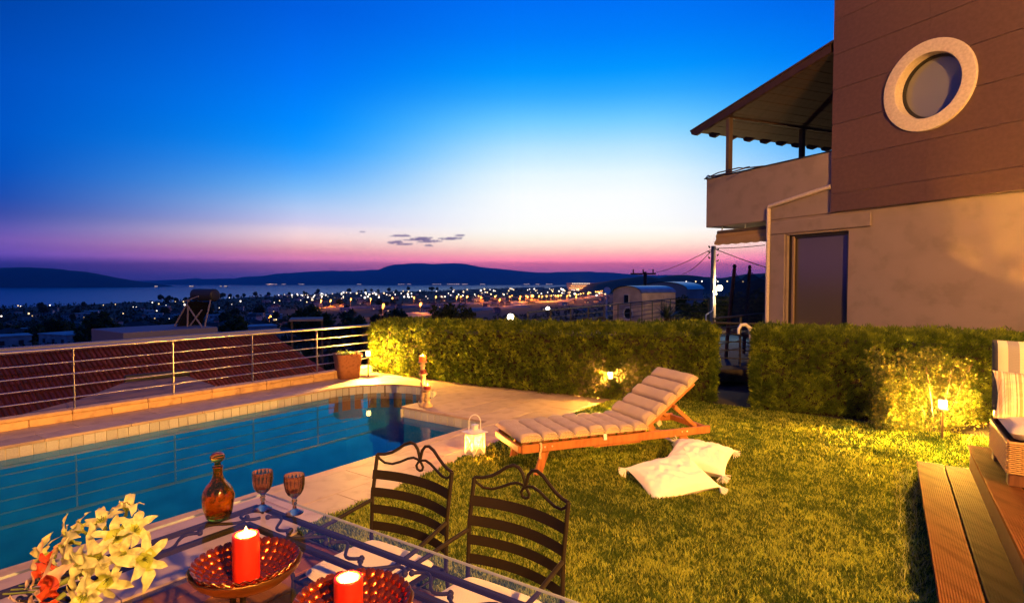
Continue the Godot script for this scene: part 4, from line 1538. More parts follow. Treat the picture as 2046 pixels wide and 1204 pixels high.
func pillar_candle(called: String, label: String, at: Vector3, r: float, h: float, hollow: float, m: Material, power: float, group := "") -> Node3D:
	var t := thing(called, label, "candle", at, 0.0, group)
	var mb := MB.new()
	rng.seed = int(h * 10000)
	var no := FastNoiseLite.new()
	no.seed = int(h * 1000)
	mb.lathe([[0.0, 0.0], [r * 0.97, 0.0], [r, 0.004], [r, h * 0.5], [r, h - 0.006], [r * 0.96, h], [r * 0.82, h - 0.002], [r * 0.76, h - hollow * 0.5], [r * 0.6, h - hollow], [0.0, h - hollow]], 32, Vector3.ZERO, func(u: float, w: float) -> float: return 1.0 + 0.025 * no.get_noise_2d(cos(u * TAU) * 60.0, sin(u * TAU) * 60.0 + w * 40.0))
	part(t, "wax", mb, m)
	mb = MB.new()
	mb.lathe([[0.0, h - hollow + 0.001], [r * 0.58, h - hollow + 0.001], [r * 0.74, h - hollow * 0.5], [r * 0.8, h - 0.0035]], 24)
	part(t, "glow_tinted_wax", mb, M.melted)  # hollow lined in a pale colour that stands for the flame glow
	mb = MB.new()
	mb.tube([Vector3(0, h - hollow, 0), Vector3(0.002, h - hollow + 0.012, 0)], 0.0014, 5)
	part(t, "wick", mb, M.wick)
	if power > 0.0:
		flame(t, Vector3(0.001, h - hollow + 0.006, 0), 0.05, power)
	return t


# ---------- lounger ----------
func make_lounger() -> void:
	# frame: x along the lounger from the foot, z across towards the camera
	var at := Vector3(0.1, 0, -5.13)
	var turn := atan2(0.36, 0.933)
	var t := thing("sun_lounger", "teak sun lounger with raised backrest on the lawn edge", "sun lounger", at, turn)
	var mb: MB
	for z in [0.0, -0.6]:
		mb = MB.new()
		mb.bar(Vector3(-0.02, 0.275, z), Vector3(2.0, 0.275, z), 0.03, 0.075, 0.006)
		part(t, "side_rail", mb, M.teak)
		mb = MB.new()
		mb.bar(Vector3(0.24, 0.29, z - 0.032), Vector3(0.14, 0.0, z - 0.032), 0.03, 0.075, 0.006, Vector3.BACK.cross(Vector3(0.1, 0.3, 0)))
		part(t, "leg", mb, M.teak)
		mb = MB.new()
		mb.bar(Vector3(1.66, 0.28, z - 0.032), Vector3(1.82, 0.06, z - 0.032), 0.03, 0.075, 0.006, Vector3.BACK.cross(Vector3(0.16, -0.22, 0)))
		part(t, "wheel_leg", mb, M.teak)
		for x in [0.2, 0.27, 1.66, 1.72]:
			mb = MB.new()
			mb.ball(Vector3(x, 0.28, z + 0.015), Vector3(0.009, 0.009, 0.004), 8, 4)
			part(t, "bolt", mb, M.steel)
		var wh := MB.new()
		wh.x = Transform3D(Basis(Vector3.RIGHT, PI / 2), Vector3(1.84, 0.075, z - 0.005 + (0.0 if z == 0.0 else -0.06)))
		wh.lathe([[0.0, -0.016], [0.056, -0.016], [0.058, 0.0], [0.056, 0.016], [0.0, 0.016]], 24)
		var wheel := part(t, "wheel", wh, M.teak)
		wh = MB.new()
		wh.x = Transform3D(Basis(Vector3.RIGHT, PI / 2), Vector3(1.84, 0.075, z - 0.005 + (0.0 if z == 0.0 else -0.06)))
		wh.lathe([[0.057, -0.018], [0.071, -0.017], [0.074, 0.0], [0.071, 0.017], [0.057, 0.018]], 24)
		part(wheel, "tyre", wh, M.rubber)
	for x in [-0.035, 1.28, 1.97]:
		mb = MB.new()
		mb.box(Vector3(x, 0.275, -0.3), Vector3(0.03, 0.06, 0.6 if x < 0 else 0.568), 0.005)
		part(t, "cross_rail", mb, M.teak)
	mb = MB.new()
	mb.tube([Vector3(1.84, 0.075, 0.0), Vector3(1.84, 0.075, -0.66)], 0.012, 8)
	part(t, "axle", mb, M.steel)
	mb = MB.new()
	mb.box(Vector3(0.95, 0.228, -0.02), Vector3(0.5, 0.02, 0.04), 0.004)
	part(t, "tray_runner", mb, M.teak)
	for k in 13:
		mb = MB.new()
		mb.box(Vector3(0.03 + k * 0.096, 0.322, -0.3), Vector3(0.07, 0.016, 0.57), 0.004)
		part(t, "slat", mb, M.teak)
	# backrest
	var d := Vector3(0.6, 0.43, 0).normalized()
	var nrm := Vector3(-d.y, d.x, 0)
	var hinge := Vector3(1.26, 0.315, 0)
	for z in [-0.06, -0.54]:
		mb = MB.new()
		mb.bar(hinge + Vector3(0, 0, z), hinge + d * 0.72 + Vector3(0, 0, z), 0.028, 0.045, 0.005, nrm)
		part(t, "backrest_rail", mb, M.teak)
		mb = MB.new()
		mb.bar(hinge + d * 0.42 + Vector3(0, -0.02, z - 0.03), Vector3(1.9, 0.29, z - 0.03), 0.025, 0.04, 0.005)
		part(t, "prop_arm", mb, M.teak)
	for k in 7:
		mb = MB.new()
		mb.box(hinge + d * (0.06 + k * 0.1) + nrm * 0.03 + Vector3(0, 0, -0.3), Vector3(0.07, 0.016, 0.55), 0.004, Basis(d, nrm, Vector3(0, 0, 1)))
		part(t, "slat", mb, M.teak)
	mb = MB.new()
	mb.bar(hinge + d * 0.42 + Vector3(0, -0.035, 0.0), hinge + d * 0.42 + Vector3(0, -0.035, -0.6), 0.03, 0.03, 0.004)
	part(t, "prop_bar", mb, M.teak)
	# cushion in padded segments
	var c := thing("lounger_cushion", "beige segmented cushion lying on the sun lounger", "cushion", at, turn)
	var run := []
	var x0 := -0.035
	for k in 8:
		var w := 0.215 if k == 0 else 0.157
		run.append([Vector3(x0, 0.332, 0), Vector3(1, 0, 0), Vector3(0, 1, 0), w])
		x0 += w
	for k in 5:
		run.append([hinge + nrm * 0.04 + d * (0.03 + k * 0.145), d, nrm, 0.145])
	for e in run:
		var o: Vector3 = e[0]
		var dd: Vector3 = e[1]
		var nn: Vector3 = e[2]
		var w: float = e[3]
		mb = MB.new()
		# padded roll: flat below, domed above
		mb.grid(20, 16, func(u: float, v: float) -> Vector3:
			var a := u * TAU
			var px := 0.5 + 0.5 * signf(cos(a)) * pow(absf(cos(a)), 0.55)
			var py := signf(sin(a)) * pow(absf(sin(a)), 0.7)
			var z := lerpf(0.02, -0.62, v)
			var end := pow(clampf(sin(v * PI) * 6.0, 0, 1), 0.5)
			var hh := (0.062 + 0.008 * sin(o.x * 31.0) if py > 0 else 0.012) * (0.35 + 0.65 * end)
			hh *= 1.0 + 0.06 * sin(v * 23.0 + o.x * 9.0) * end
			return o + dd * (px * w * (0.985 if end > 0.6 else 0.96)) + nn * (0.014 + py * hh) + Vector3(0, 0, z), 1.0, true)
		var seg := part(c, "padded_segment", mb, M.cushion)
		mb = MB.new()
		var pts := []
		for k in 13:
			var f := k / 12.0
			pts.append(o + dd * (w * (0.02 + 0.96 * f)) + nn * (0.018 + 0.046 * pow(sin(f * PI), 0.5)) + Vector3(0, 0, 0.014))
		mb.tube(pts, 0.0045, 6)
		var low := []
		for k in 7:
			low.append(o + dd * (w * (0.02 + 0.96 * k / 6.0)) + nn * 0.012 + Vector3(0, 0, 0.02))
		mb.tube(low, 0.004, 6)
		part(seg, "piping", mb, M.piping)
		mb = MB.new()
		mb.grid(10, 3, func(u: float, v: float) -> Vector3:
			return o + dd * (w * (0.03 + 0.94 * u)) + nn * (0.006 + v * 0.047 * pow(sin(u * PI), 0.5)) + Vector3(0, 0, 0.011), 1.0)
		part(seg, "end_panel", mb, M.piping)
	mb = MB.new()
	mb.grid(6, 1, func(u: float, v: float) -> Vector3: return Vector3(0.14 + v * 0.02 + 0.006 * sin(u * 7.0), 0.33 - u * 0.15, 0.03 + 0.01 * sin(u * 4.0)))
	part(c, "tie_strap", mb, M.piping)
	mb = MB.new()
	mb.grid(3, 1, func(u: float, v: float) -> Vector3: return Vector3(0.78 + v * 0.035, 0.345 - u * 0.055, 0.03 + 0.006 * u))
	part(c, "care_tag", mb, M.white_metal)
	mb = MB.new()
	mb.box(hinge + d * 0.16 + Vector3(0.0, -0.02, 0.02), Vector3(0.05, 0.05, 0.012), 0.002, Basis(d, nrm, Vector3(0, 0, 1)))
	part(c, "tie_knot", mb, M.piping)


# ---------- pillows ----------
func pillow_shape(w: float, h: float, thick: float, seed_: int) -> MB:
	var no := FastNoiseLite.new()
	no.seed = seed_
	no.frequency = 2.2
	var mb := MB.new()
	for s in [1.0, -1.0]:
		mb.grid(24, 24, func(u: float, v: float) -> Vector3:
			var a := u * 2.0 - 1.0
			var b := v * 2.0 - 1.0
			var puff := pow(maxf(0.0, (1.0 - a * a) * (1.0 - b * b)), 0.42)
			var pinch := 1.0 - 0.09 * (1.0 - a * a)
			var pinch2 := 1.0 - 0.09 * (1.0 - b * b)
			var fold := no.get_noise_2d(a * 1.3 + 7.0 * s, b * 1.3) * 0.26 + no.get_noise_2d(a * 4.0 + 3.0, b * 1.7 * s) * 0.1 + 0.05 * sin((a * 1.6 + b * 0.5) * 8.0) * pow(absf(b), 2.0)
			return Vector3(a * w * 0.5 * pinch2, s * puff * thick * 0.5 * (1.0 + fold), b * h * 0.5 * pinch), -s)
	return mb


func tassel(parent: Node3D, at: Vector3, dir: Vector3, m: Material) -> void:
	var mb := MB.new()
	rng.seed = int(absf(at.x * 1000.0) + absf(at.z * 777.0))
	mb.ball(at + dir * 0.012, Vector3(0.012, 0.012, 0.012), 8, 6)
	for k in 40:
		var d := (dir + Vector3(rng.randfn(), rng.randfn() * 0.6, rng.randfn()) * 0.42).normalized()
		mb.tube([at + dir * 0.012, at + dir * 0.012 + d * 0.03, at + dir * 0.01 + d * 0.07 + Vector3(0, -0.006, 0)], [0.0035, 0.004, 0.003], 5)
	part(parent, "tassel", mb, m)


func make_pillows() -> void:
	var a := thing("floor_pillow", "cream ribbed pillow with tassels flat on the lawn, nearer the camera", "pillow", Vector3(1.34, 0.1, -4.93), 0.0, "tasselled pillows on the lawn")
	var ax := Vector3(0.95, 0.16, -0.22).normalized()
	var az := Vector3(0.12, -0.28, 0.95)
	az = (az - ax * az.dot(ax)).normalized()
	var b1 := Basis(ax, az.cross(ax), az)
	var mb := pillow_shape(0.6, 0.52, 0.19, 3)
	var m1 := MB.new()
	m1.v = Transform3D(b1, Vector3.ZERO) * mb.v
	m1.n = Transform3D(b1, Vector3.ZERO) * mb.n
	part(a, "cover", m1, M.white_cloth)
	for s in [[-1, -1], [1, -1], [1, 1], [-1, 1]]:
		var c: Vector3 = b1 * Vector3(s[0] * 0.285, 0.0, s[1] * 0.245)
		var d: Vector3 = b1 * Vector3(s[0], -0.3, s[1]).normalized()
		d.y -= 0.35
		tassel(a, c, d.normalized(), M.white_cloth)
	var e := thing("floor_pillow", "white pillow with tassels propped against the cream one and the wheel", "pillow", Vector3(1.69, 0.16, -5.3), 0.0, "tasselled pillows on the lawn")
	ax = Vector3(0.86, -0.05, 0.5).normalized()
	az = Vector3(-0.5, -0.22, 0.84)
	az = (az - ax * az.dot(ax)).normalized()
	b1 = Basis(ax, az.cross(ax), az)
	mb = pillow_shape(0.54, 0.48, 0.22, 5)
	m1 = MB.new()
	m1.v = Transform3D(b1, Vector3.ZERO) * mb.v
	m1.n = Transform3D(b1, Vector3.ZERO) * mb.n
	part(e, "cover", m1, M.white_cloth)
	for s in [[-1, -1], [1, 1], [1, -1]]:
		var c: Vector3 = b1 * Vector3(s[0] * 0.24, 0.0, s[1] * 0.21)
		var d: Vector3 = b1 * Vector3(s[0], -0.2, s[1]).normalized()
		d.y -= 0.3
		tassel(e, c, d.normalized(), M.white_cloth)


# ---------- lantern and candlesticks by the pool ----------
func make_lantern() -> void:
	var t := thing("lantern", "white metal lantern with crossed bars and a lit candle", "lantern", Vector3(-0.37, 0.0, -5.84), 0.75)
	var s := 0.068
	var mb := MB.new()
	mb.box(Vector3(0, 0.012, 0), Vector3(0.155, 0.014, 0.155), 0.003)
	part(t, "base", mb, M.white_metal)
	mb = MB.new()
	for k in [[-1, -1], [1, -1], [1, 1], [-1, 1]]:
		mb.box(Vector3(k[0] * s, 0.13, k[1] * s), Vector3(0.01, 0.23, 0.01), 0.001)
		mb.box(Vector3(k[0] * s, 0.003, k[1] * s), Vector3(0.016, 0.006, 0.016))
	part(t, "posts", mb, M.white_metal)
	for side in 4:
		var b := Basis(Vector3.UP, side * PI / 2)
		mb = MB.new()
		mb.x = Transform3D(b, Vector3.ZERO)
		mb.box(Vector3(0, 0.027, s), Vector3(s * 2, 0.012, 0.006))
		mb.box(Vector3(0, 0.238, s), Vector3(s * 2, 0.012, 0.006))
		mb.bar(Vector3(-s, 0.235, s), Vector3(-0.002, 0.13, s), 0.005, 0.007)
		mb.bar(Vector3(s, 0.235, s), Vector3(0.002, 0.13, s), 0.005, 0.007)
		mb.bar(Vector3(-s, 0.03, s), Vector3(-0.002, 0.13, s + 0.001), 0.005, 0.007)
		mb.bar(Vector3(s, 0.03, s), Vector3(0.002, 0.13, s + 0.001), 0.005, 0.007)
		part(t, "crossed_bars", mb, M.white_metal)
		mb = MB.new()
		mb.x = Transform3D(b, Vector3.ZERO)
		mb.quad(Vector3(-s, 0.03, s - 0.006), Vector3(s, 0.03, s - 0.006), Vector3(s, 0.235, s - 0.006), Vector3(-s, 0.235, s - 0.006), Vector3(0, 0, 1))
		part(t, "glass_pane", mb, M.frosted)
	mb = MB.new()
	mb.box(Vector3(0, 0.249, 0), Vector3(0.19, 0.006, 0.19), 0.001)
	mb.lathe([[0.1, 0.252], [0.06, 0.268], [0.035, 0.275], [0.03, 0.276]], 4)
	mb.box(Vector3(0, 0.295, 0), Vector3(0.05, 0.04, 0.05), 0.002)
	mb.box(Vector3(0, 0.318, 0), Vector3(0.06, 0.006, 0.06), 0.001)
	part(t, "roof", mb, M.white_metal)
	mb = MB.new()
	var arc := []
	for i in 17:
		var a := PI * i / 16.0
		arc.append(Vector3(-cos(a) * 0.058, 0.345 + sin(a) * 0.075, 0).rotated(Vector3.UP, -0.75))
	arc.push_front(Vector3(-0.058, 0.255, 0).rotated(Vector3.UP, -0.75))
	arc.append(Vector3(0.058, 0.255, 0).rotated(Vector3.UP, -0.75))
	mb.tube(arc, 0.0045, 8)
	part(t, "handle", mb, M.white_metal)
	pillar_candle("candle", "white candle burning inside the white lantern", Vector3(-0.37, 0.02, -5.84), 0.03, 0.09, 0.004, M.white_wax, 1.5)


func candlestick(label: String, at: Vector3, h: float, r: float, turn: float) -> void:
	var t := thing("candlestick", label, "candlestick", at, turn, "carved candlesticks at the pool corner")
	var mb := MB.new()
	var p := [[0.0, 0.0], [r, 0.0], [r, 0.012], [r * 0.9, 0.02], [r * 0.95, 0.032], [r * 0.62, 0.05], [r * 0.42, 0.075], [r * 0.6, 0.095], [r * 0.66, 0.11]]
	var n := int((h - 0.16) / 0.07)
	for k in n:
		var y := 0.11 + (h - 0.19) * (k + 1.0) / (n + 1.0)
		p.append_array([[r * 0.42, y - 0.022], [r * 0.4, y - 0.012], [r * 0.6, y], [r * 0.4, y + 0.012]])
	p.append_array([[r * 0.46, h - 0.075], [r * 0.62, h - 0.055], [r * 0.4, h - 0.045], [r * 0.55, h - 0.022], [r * 0.95, h - 0.012], [r * 0.98, h - 0.003], [0.0, h - 0.002]])
	mb.lathe(p, 20)
	part(t, "stem", mb, M.candle_paint)


func make_candlesticks() -> void:
	candlestick("tallest carved cream candlestick at the pool corner, rearmost of three", Vector3(-1.27, 0, -8.38), 0.60, 0.07, 0)
	candlestick("middle carved cream candlestick with a burnt-down tilted dark red candle", Vector3(-1.235, 0, -8.22), 0.455, 0.066, 0)
	candlestick("shortest carved cream candlestick at the pool corner, foremost of three", Vector3(-1.17, 0, -8.16), 0.245, 0.066, 0)
	pillar_candle("candle", "red and white candle burning on the tallest candlestick", Vector3(-1.27, 0.598, -8.38), 0.052, 0.085, 0.022, M.glow_wax, 2.0)
	var t := pillar_candle("candle", "tilted dark red candle on the middle candlestick", Vector3(-1.235, 0.452, -8.22), 0.046, 0.055, 0.008, mat(L(0.18, 0.012, 0.01), 0.4, {"sss": 0.2}), 0.0)
	t.rotation.z = 0.16
	pillar_candle("candle", "white topped dark red candle burning on the shortest candlestick", Vector3(-1.17, 0.243, -8.16), 0.046, 0.055, 0.012, mat(L(0.3, 0.02, 0.012), 0.4, {"sss": 0.3}), 0.3)


# ---------- chairs ----------
func make_chair() -> Node3D:
	# x across, z from the back towards the front
	var t := thing("garden_chair", "", "chair", Vector3.ZERO)
	var bow := func(x: float) -> float: return -0.05 * (1.0 - pow(x / 0.245, 2.0))
	var mb: MB
	for s in [-1.0, 1.0]:
		mb = MB.new()
		mb.tube([Vector3(s * 0.25, 0, -0.1), Vector3(s * 0.245, 0.2, -0.04), Vector3(s * 0.245, 0.45, 0.0), Vector3(s * 0.245, 0.68, -0.01), Vector3(s * 0.245, 0.88, -0.045)], 0.0095, 8)
		part(t, "back_post", mb, M.iron)
		mb = MB.new()
		mb.tube([Vector3(s * 0.245, 0.66, 0.0), Vector3(s * 0.255, 0.644, 0.09), Vector3(s * 0.265, 0.622, 0.2), Vector3(s * 0.27, 0.607, 0.32), Vector3(s * 0.27, 0.592, 0.41), Vector3(s * 0.265, 0.57, 0.45), Vector3(s * 0.258, 0.5, 0.45), Vector3(s * 0.25, 0.44, 0.44)], 0.0095, 8)
		part(t, "arm", mb, M.iron)
		mb = MB.new()
		mb.tube([Vector3(s * 0.25, 0.44, 0.44), Vector3(s * 0.245, 0.25, 0.46), Vector3(s * 0.255, 0.0, 0.49)], 0.0095, 8)
		part(t, "front_leg", mb, M.iron)
	for k in 4:
		var y: float = 0.787 - k * 0.084
		mb = MB.new()
		for side in [-1.0, 1.0]:
			mb.grid(14, 2, func(u: float, v: float) -> Vector3:
				var x := (u * 2 - 1) * 0.245
				var yy := y + (v - 0.5) * 0.043
				return Vector3(x, yy, bow.call(x) + side * 0.002 + (0.7 - yy) * 0.16 * (1.0 if yy > 0.7 else 0.0)), side)
		part(t, "slat", mb, M.iron)
	# scrolled crest
	for s in [-1.0, 1.0]:
		mb = MB.new()
		var up := [[-0.245, 0.0], [-0.21, 0.002], [-0.17, 0.014], [-0.13, 0.038], [-0.095, 0.064], [-0.062, 0.077], [-0.035, 0.072], [-0.015, 0.05], [-0.006, 0.022], [0.0, -0.002]]
		var pts := []
		for q in up:
			pts.append(Vector3(q[0] * s, 0.88 + q[1], bow.call(q[0]) - 0.045))
		mb.tube(pts, 0.0075, 8)
		part(t, "crest_scroll", mb, M.iron)
		mb = MB.new()
		var lo := [[-0.245, -0.002], [-0.232, -0.022], [-0.205, -0.04], [-0.165, -0.042], [-0.12, -0.026], [-0.075, -0.004], [-0.04, 0.006], [-0.012, 0.001], [0.01, -0.012], [0.022, -0.03], [0.016, -0.046], [0.0, -0.052]]
		pts = []
		for q in lo:
			pts.append(Vector3(q[0] * s, 0.88 + q[1], bow.call(q[0]) - 0.042))
		mb.tube(pts, 0.0062, 8)
		part(t, "crest_loop", mb, M.iron)
	mb = MB.new()
	mb.tube([Vector3(-0.245, 0.44, 0), Vector3(-0.25, 0.44, 0.44), Vector3(0.25, 0.44, 0.44), Vector3(0.245, 0.44, 0), Vector3(-0.245, 0.44, 0)], 0.009, 6)
	part(t, "seat_frame", mb, M.iron)
	for k in 5:
		mb = MB.new()
		mb.box(Vector3(-0.2 + k * 0.1, 0.444, 0.22), Vector3(0.035, 0.003, 0.43))
		part(t, "seat_strap", mb, M.iron)
	return t


# ---------- table ----------
const TABLE_AT := Vector3(-1.17, 0, -2.77)
const TABLE_TURN := -0.6072   # x along the far right edge, z along the far left edge


func TP(x: float, z: float, y := 0.751) -> Vector3:
	return TABLE_AT + Vector3(0.8213 * x - 0.5706 * z, y, 0.5706 * x + 0.8213 * z)


func hook(mb: MB, a: Vector3, flip: float, sc: float, r := 0.0065, turn := 0.0) -> void:
	# an open scroll with a bead at each end
	var pts := []
	for k in 12:
		var f := k / 11.0
		var g := -0.5 + f
		pts.append(a + Vector3(g * 0.2, 0, flip * (0.042 * sin(f * TAU * 0.9 + 0.3) + 0.01)).rotated(Vector3.UP, turn) * sc)
	mb.tube(pts, r, 6)
	mb.ball(pts[0], Vector3.ONE * r * 1.8, 8, 5)
	mb.ball(pts[-1], Vector3.ONE * r * 1.8, 8, 5)


func make_table() -> void:
	var t := thing("glass_table", "glass-topped garden table on a scrolled dark iron frame", "table", TABLE_AT, TABLE_TURN)
	var lx := 1.9
	var lz := 1.15
	var mb := MB.new()
	mb.quad(Vector3(0.002, 0.75, 0.002), Vector3(lx - 0.002, 0.75, 0.002), Vector3(lx - 0.002, 0.75, lz - 0.002), Vector3(0.002, 0.75, lz - 0.002), Vector3.UP)
	part(t, "glass_top", mb, M.glass_top)
	for e in [[lx / 2, 0.0015, lx, 0.003], [lx / 2, lz - 0.0015, lx, 0.003], [0.0015, lz / 2, 0.003, lz - 0.006], [lx - 0.0015, lz / 2, 0.003, lz - 0.006]]:
		mb = MB.new()
		mb.box(Vector3(e[0], 0.745, e[1]), Vector3(e[2], 0.0104, e[3]), 0.0012)
		part(t, "glass_edge", mb, M.glass_edge)
	for ins in [0.085, 0.225]:
		mb = MB.new()
		var a := Vector3(ins, 0.727, ins)
		var c := Vector3(lx - ins, 0.727, lz - ins)
		var r := 0.011 if ins < 0.1 else 0.0125
		mb.bar(Vector3(a.x, a.y, a.z), Vector3(c.x, a.y, a.z), r * 2, 0.02, 0.003)
		mb.bar(Vector3(a.x, a.y, c.z), Vector3(c.x, a.y, c.z), r * 2, 0.02, 0.003)
		mb.bar(Vector3(a.x, a.y, a.z), Vector3(a.x, a.y, c.z), r * 2, 0.019, 0.003)
		mb.bar(Vector3(c.x, a.y, a.z), Vector3(c.x, a.y, c.z), r * 2, 0.019, 0.003)
		part(t, "frame_rail", mb, M.iron)
	for k in 7:
		mb = MB.new()
		hook(mb, Vector3(0.33 + k * 0.215, 0.728, 0.155), 1.0 if k % 2 else -1.0, 1.0)
		part(t, "scroll", mb, M.iron)
		mb = MB.new()
		hook(mb, Vector3(0.33 + k * 0.215, 0.728, lz - 0.155), 1.0 if k % 2 else -1.0, 1.0)
		part(t, "scroll", mb, M.iron)
	for k in 4:
		mb = MB.new()
		hook(mb, Vector3(0.155, 0.728, 0.28 + k * 0.2), 1.0 if k % 2 else -1.0, 0.95, 0.0065, PI / 2)
		part(t, "scroll", mb, M.iron)
		mb = MB.new()
		hook(mb, Vector3(lx - 0.155, 0.728, 0.28 + k * 0.2), 1.0 if k % 2 else -1.0, 0.95, 0.0065, PI / 2)
		part(t, "scroll", mb, M.iron)
	# curled corner braces
	for sx in [0, 1]:
		for sz in [0, 1]:
			mb = MB.new()
			var pts := []
			for k in 14:
				var a := k / 13.0 * TAU * 0.8
				pts.append(Vector3(0.155 + cos(a) * 0.055 * (1.0 - k * 0.02), 0.728, 0.155 + sin(a) * 0.055 * (1.0 - k * 0.02)))
			if sx: pts = pts.map(func(p): return Vector3(lx - p.x, p.y, p.z))
			if sz: pts = pts.map(func(p): return Vector3(p.x, p.y, lz - p.z))
			mb.tube(pts, 0.0065, 6)
			part(t, "corner_scroll", mb, M.iron)
			var c := Vector3(0.3 if sx == 0 else lx - 0.3, 0, 0.3 if sz == 0 else lz - 0.3)
			var o := Vector3(-1 if sx == 0 else 1, 0, -1 if sz == 0 else 1).normalized()
			mb = MB.new()
			for w in [-0.018, 0.018]:
				var sd: Vector3 = o.cross(Vector3.UP) * w
				var leg := []
				for q in [[0.08, 0.715], [0.02, 0.69], [-0.03, 0.62], [-0.05, 0.5], [-0.04, 0.36], [0.0, 0.2], [0.05, 0.08], [0.1, 0.015]]:
					leg.append(c + sd + o * q[0] + Vector3(0, q[1], 0))
				mb.tube(leg, 0.012, 8)
			part(t, "leg", mb, M.iron)
	mb = MB.new()
	mb.tube([Vector3(0.3, 0.3, 0.3), Vector3(0.6, 0.26, lz / 2), Vector3(lx - 0.6, 0.26, lz / 2), Vector3(lx - 0.3, 0.3, lz - 0.3)], 0.012, 8)
	part(t, "stretcher", mb, M.iron)
	# chairs along the far right side, with cream seat pads
	var ch := make_chair()
	var face := TABLE_TURN
	ch.position = Vector3(-0.5, 0, -2.77)
	ch.rotation.y = face + 0.0
	tag(ch, "dark iron armchair with scrolled back, nearer the pool", "chair", "iron garden chairs at the table")
	dup(ch, "garden_chair", Vector3(0.0, 0, -2.41), face - 0.05, "dark iron armchair with scrolled back, nearer the lawn and camera", "iron garden chairs at the table")
	for k in 2:
		var base: Vector3 = [Vector3(-0.5, 0, -2.77), Vector3(0.0, 0, -2.41)][k]
		var c := thing("seat_pad", ["cream seat pad on the iron chair nearer the pool", "cream seat pad on the iron chair nearer the camera"][k], "cushion", base, face, "cream chair pads")
		mb = MB.new()
		for s in [1.0, -1.0]:
			mb.grid(18, 18, func(u: float, v: float) -> Vector3:
				var a := u * 2 - 1
				var b := v * 2 - 1
				var e := pow(maxf(0.0, (1.0 - pow(absf(a), 6.0)) * (1.0 - pow(absf(b), 6.0))), 0.5)
				var rr := 1.0 - 0.1 * pow(absf(a * b), 3.0)
				return Vector3(a * 0.225 * rr, 0.475 + s * e * 0.026, 0.225 + b * 0.215 * rr), -s)
		part(c, "cover", mb, M.cream)


func scale_bowl(label: String, at: Vector3, r: float, tilt: float, yaw: float) -> Node3D:
	var t := thing("decorative_bowl", label, "bowl", at, 0.0, "red and gold scale bowls")
	t.rotation = Vector3(tilt, yaw, tilt * 0.4)
	var prof := [[0.0, 0.012], [0.05, 0.014], [0.1, 0.024], [0.145, 0.045], [0.175, 0.07], [0.192, 0.095]]
	var k1 := r / 0.19
	var outer := []
	for q in prof:
		outer.append([q[0] * k1, q[1] * k1])
	var shell := [[0.0, 0.0], [0.045 * k1, 0.0], [0.048 * k1, 0.006]]
	for q in [[0.1, 0.015], [0.148, 0.036], [0.18, 0.062], [0.198, 0.092]]:
		shell.append([q[0] * k1, q[1] * k1])
	for i in range(outer.size() - 1, -1, -1):
		shell.append(outer[i])
	var mb := MB.new()
	mb.lathe(shell, 48, Vector3.ZERO, func(u: float, w: float) -> float: return 1.0 + (0.012 * sin(u * TAU * 30.0) if w > 0.35 and w < 0.65 else 0.0))
	part(t, "shell", mb, M.gold)
	# rows of overlapping petal scales inside
	var rows := [[0.068, 0.0175, 16], [0.098, 0.0245, 20], [0.126, 0.0355, 24], [0.152, 0.0525, 27], [0.173, 0.072, 30], [0.19, 0.0945, 32]]
	for ri in rows.size():
		var row: Array = rows[ri]
		var prev: Vector2 = Vector2(0.04, 0.014) if ri == 0 else Vector2(rows[ri - 1][0], rows[ri - 1][1])
		var here := Vector2(row[0], row[1])
		var dir := (here - prev).normalized()
		var len := here.distance_to(prev) * 1.55 * k1
		var wide: float = TAU * row[0] * k1 / row[2] * 0.62
		var sm := MB.new()
		sm.grid(8, 8, func(u: float, v: float) -> Vector3:
			var a := u * 2 - 1
			var w := wide * pow(sin(PI * clampf(0.08 + v * 0.84, 0, 1)), 0.6)
			var dome := (1.0 - a * a) * sin(PI * (0.15 + 0.85 * v)) * 0.011 * k1
			return Vector3(v * len, dome + 0.001 + 0.004 * v * k1, a * w), 1.0)
		var mesh := sm.mesh(M.red_gold)
		var gm := MB.new()
		var rim := []
		for i in 11:
			var f := 0.45 + 0.5 * absf(i / 10.0 * 2.0 - 1.0) * -1.0 + 0.5
			var v := 1.0 - 0.45 * absf(i / 10.0 * 2.0 - 1.0)
			var a := i / 10.0 * 2.0 - 1.0
			var w := wide * pow(sin(PI * clampf(0.08 + v * 0.84, 0, 1)), 0.6)
			rim.append(Vector3(v * len, 0.0015 + 0.004 * v * k1, a * w))
		gm.tube(rim, 0.0019 * k1, 5)
		var rmesh := gm.mesh(M.rim_gold)
		var ang := atan2(dir.y, dir.x)
		for i in row[2]:
			var b := Basis(Vector3.UP, TAU * (i + 0.5 * (ri % 2)) / row[2]) * Basis(Vector3(0, 0, 1), ang + 0.1)
			var o := Basis(Vector3.UP, TAU * (i + 0.5 * (ri % 2)) / row[2]) * Vector3(here.x * k1 - dir.x * len * 0.8, here.y * k1 - dir.y * len * 0.8 + 0.003, 0)
			var s := place(t, "scale", mesh, Transform3D(b, o))
			place(s, "gold_edge", rmesh)
	return t


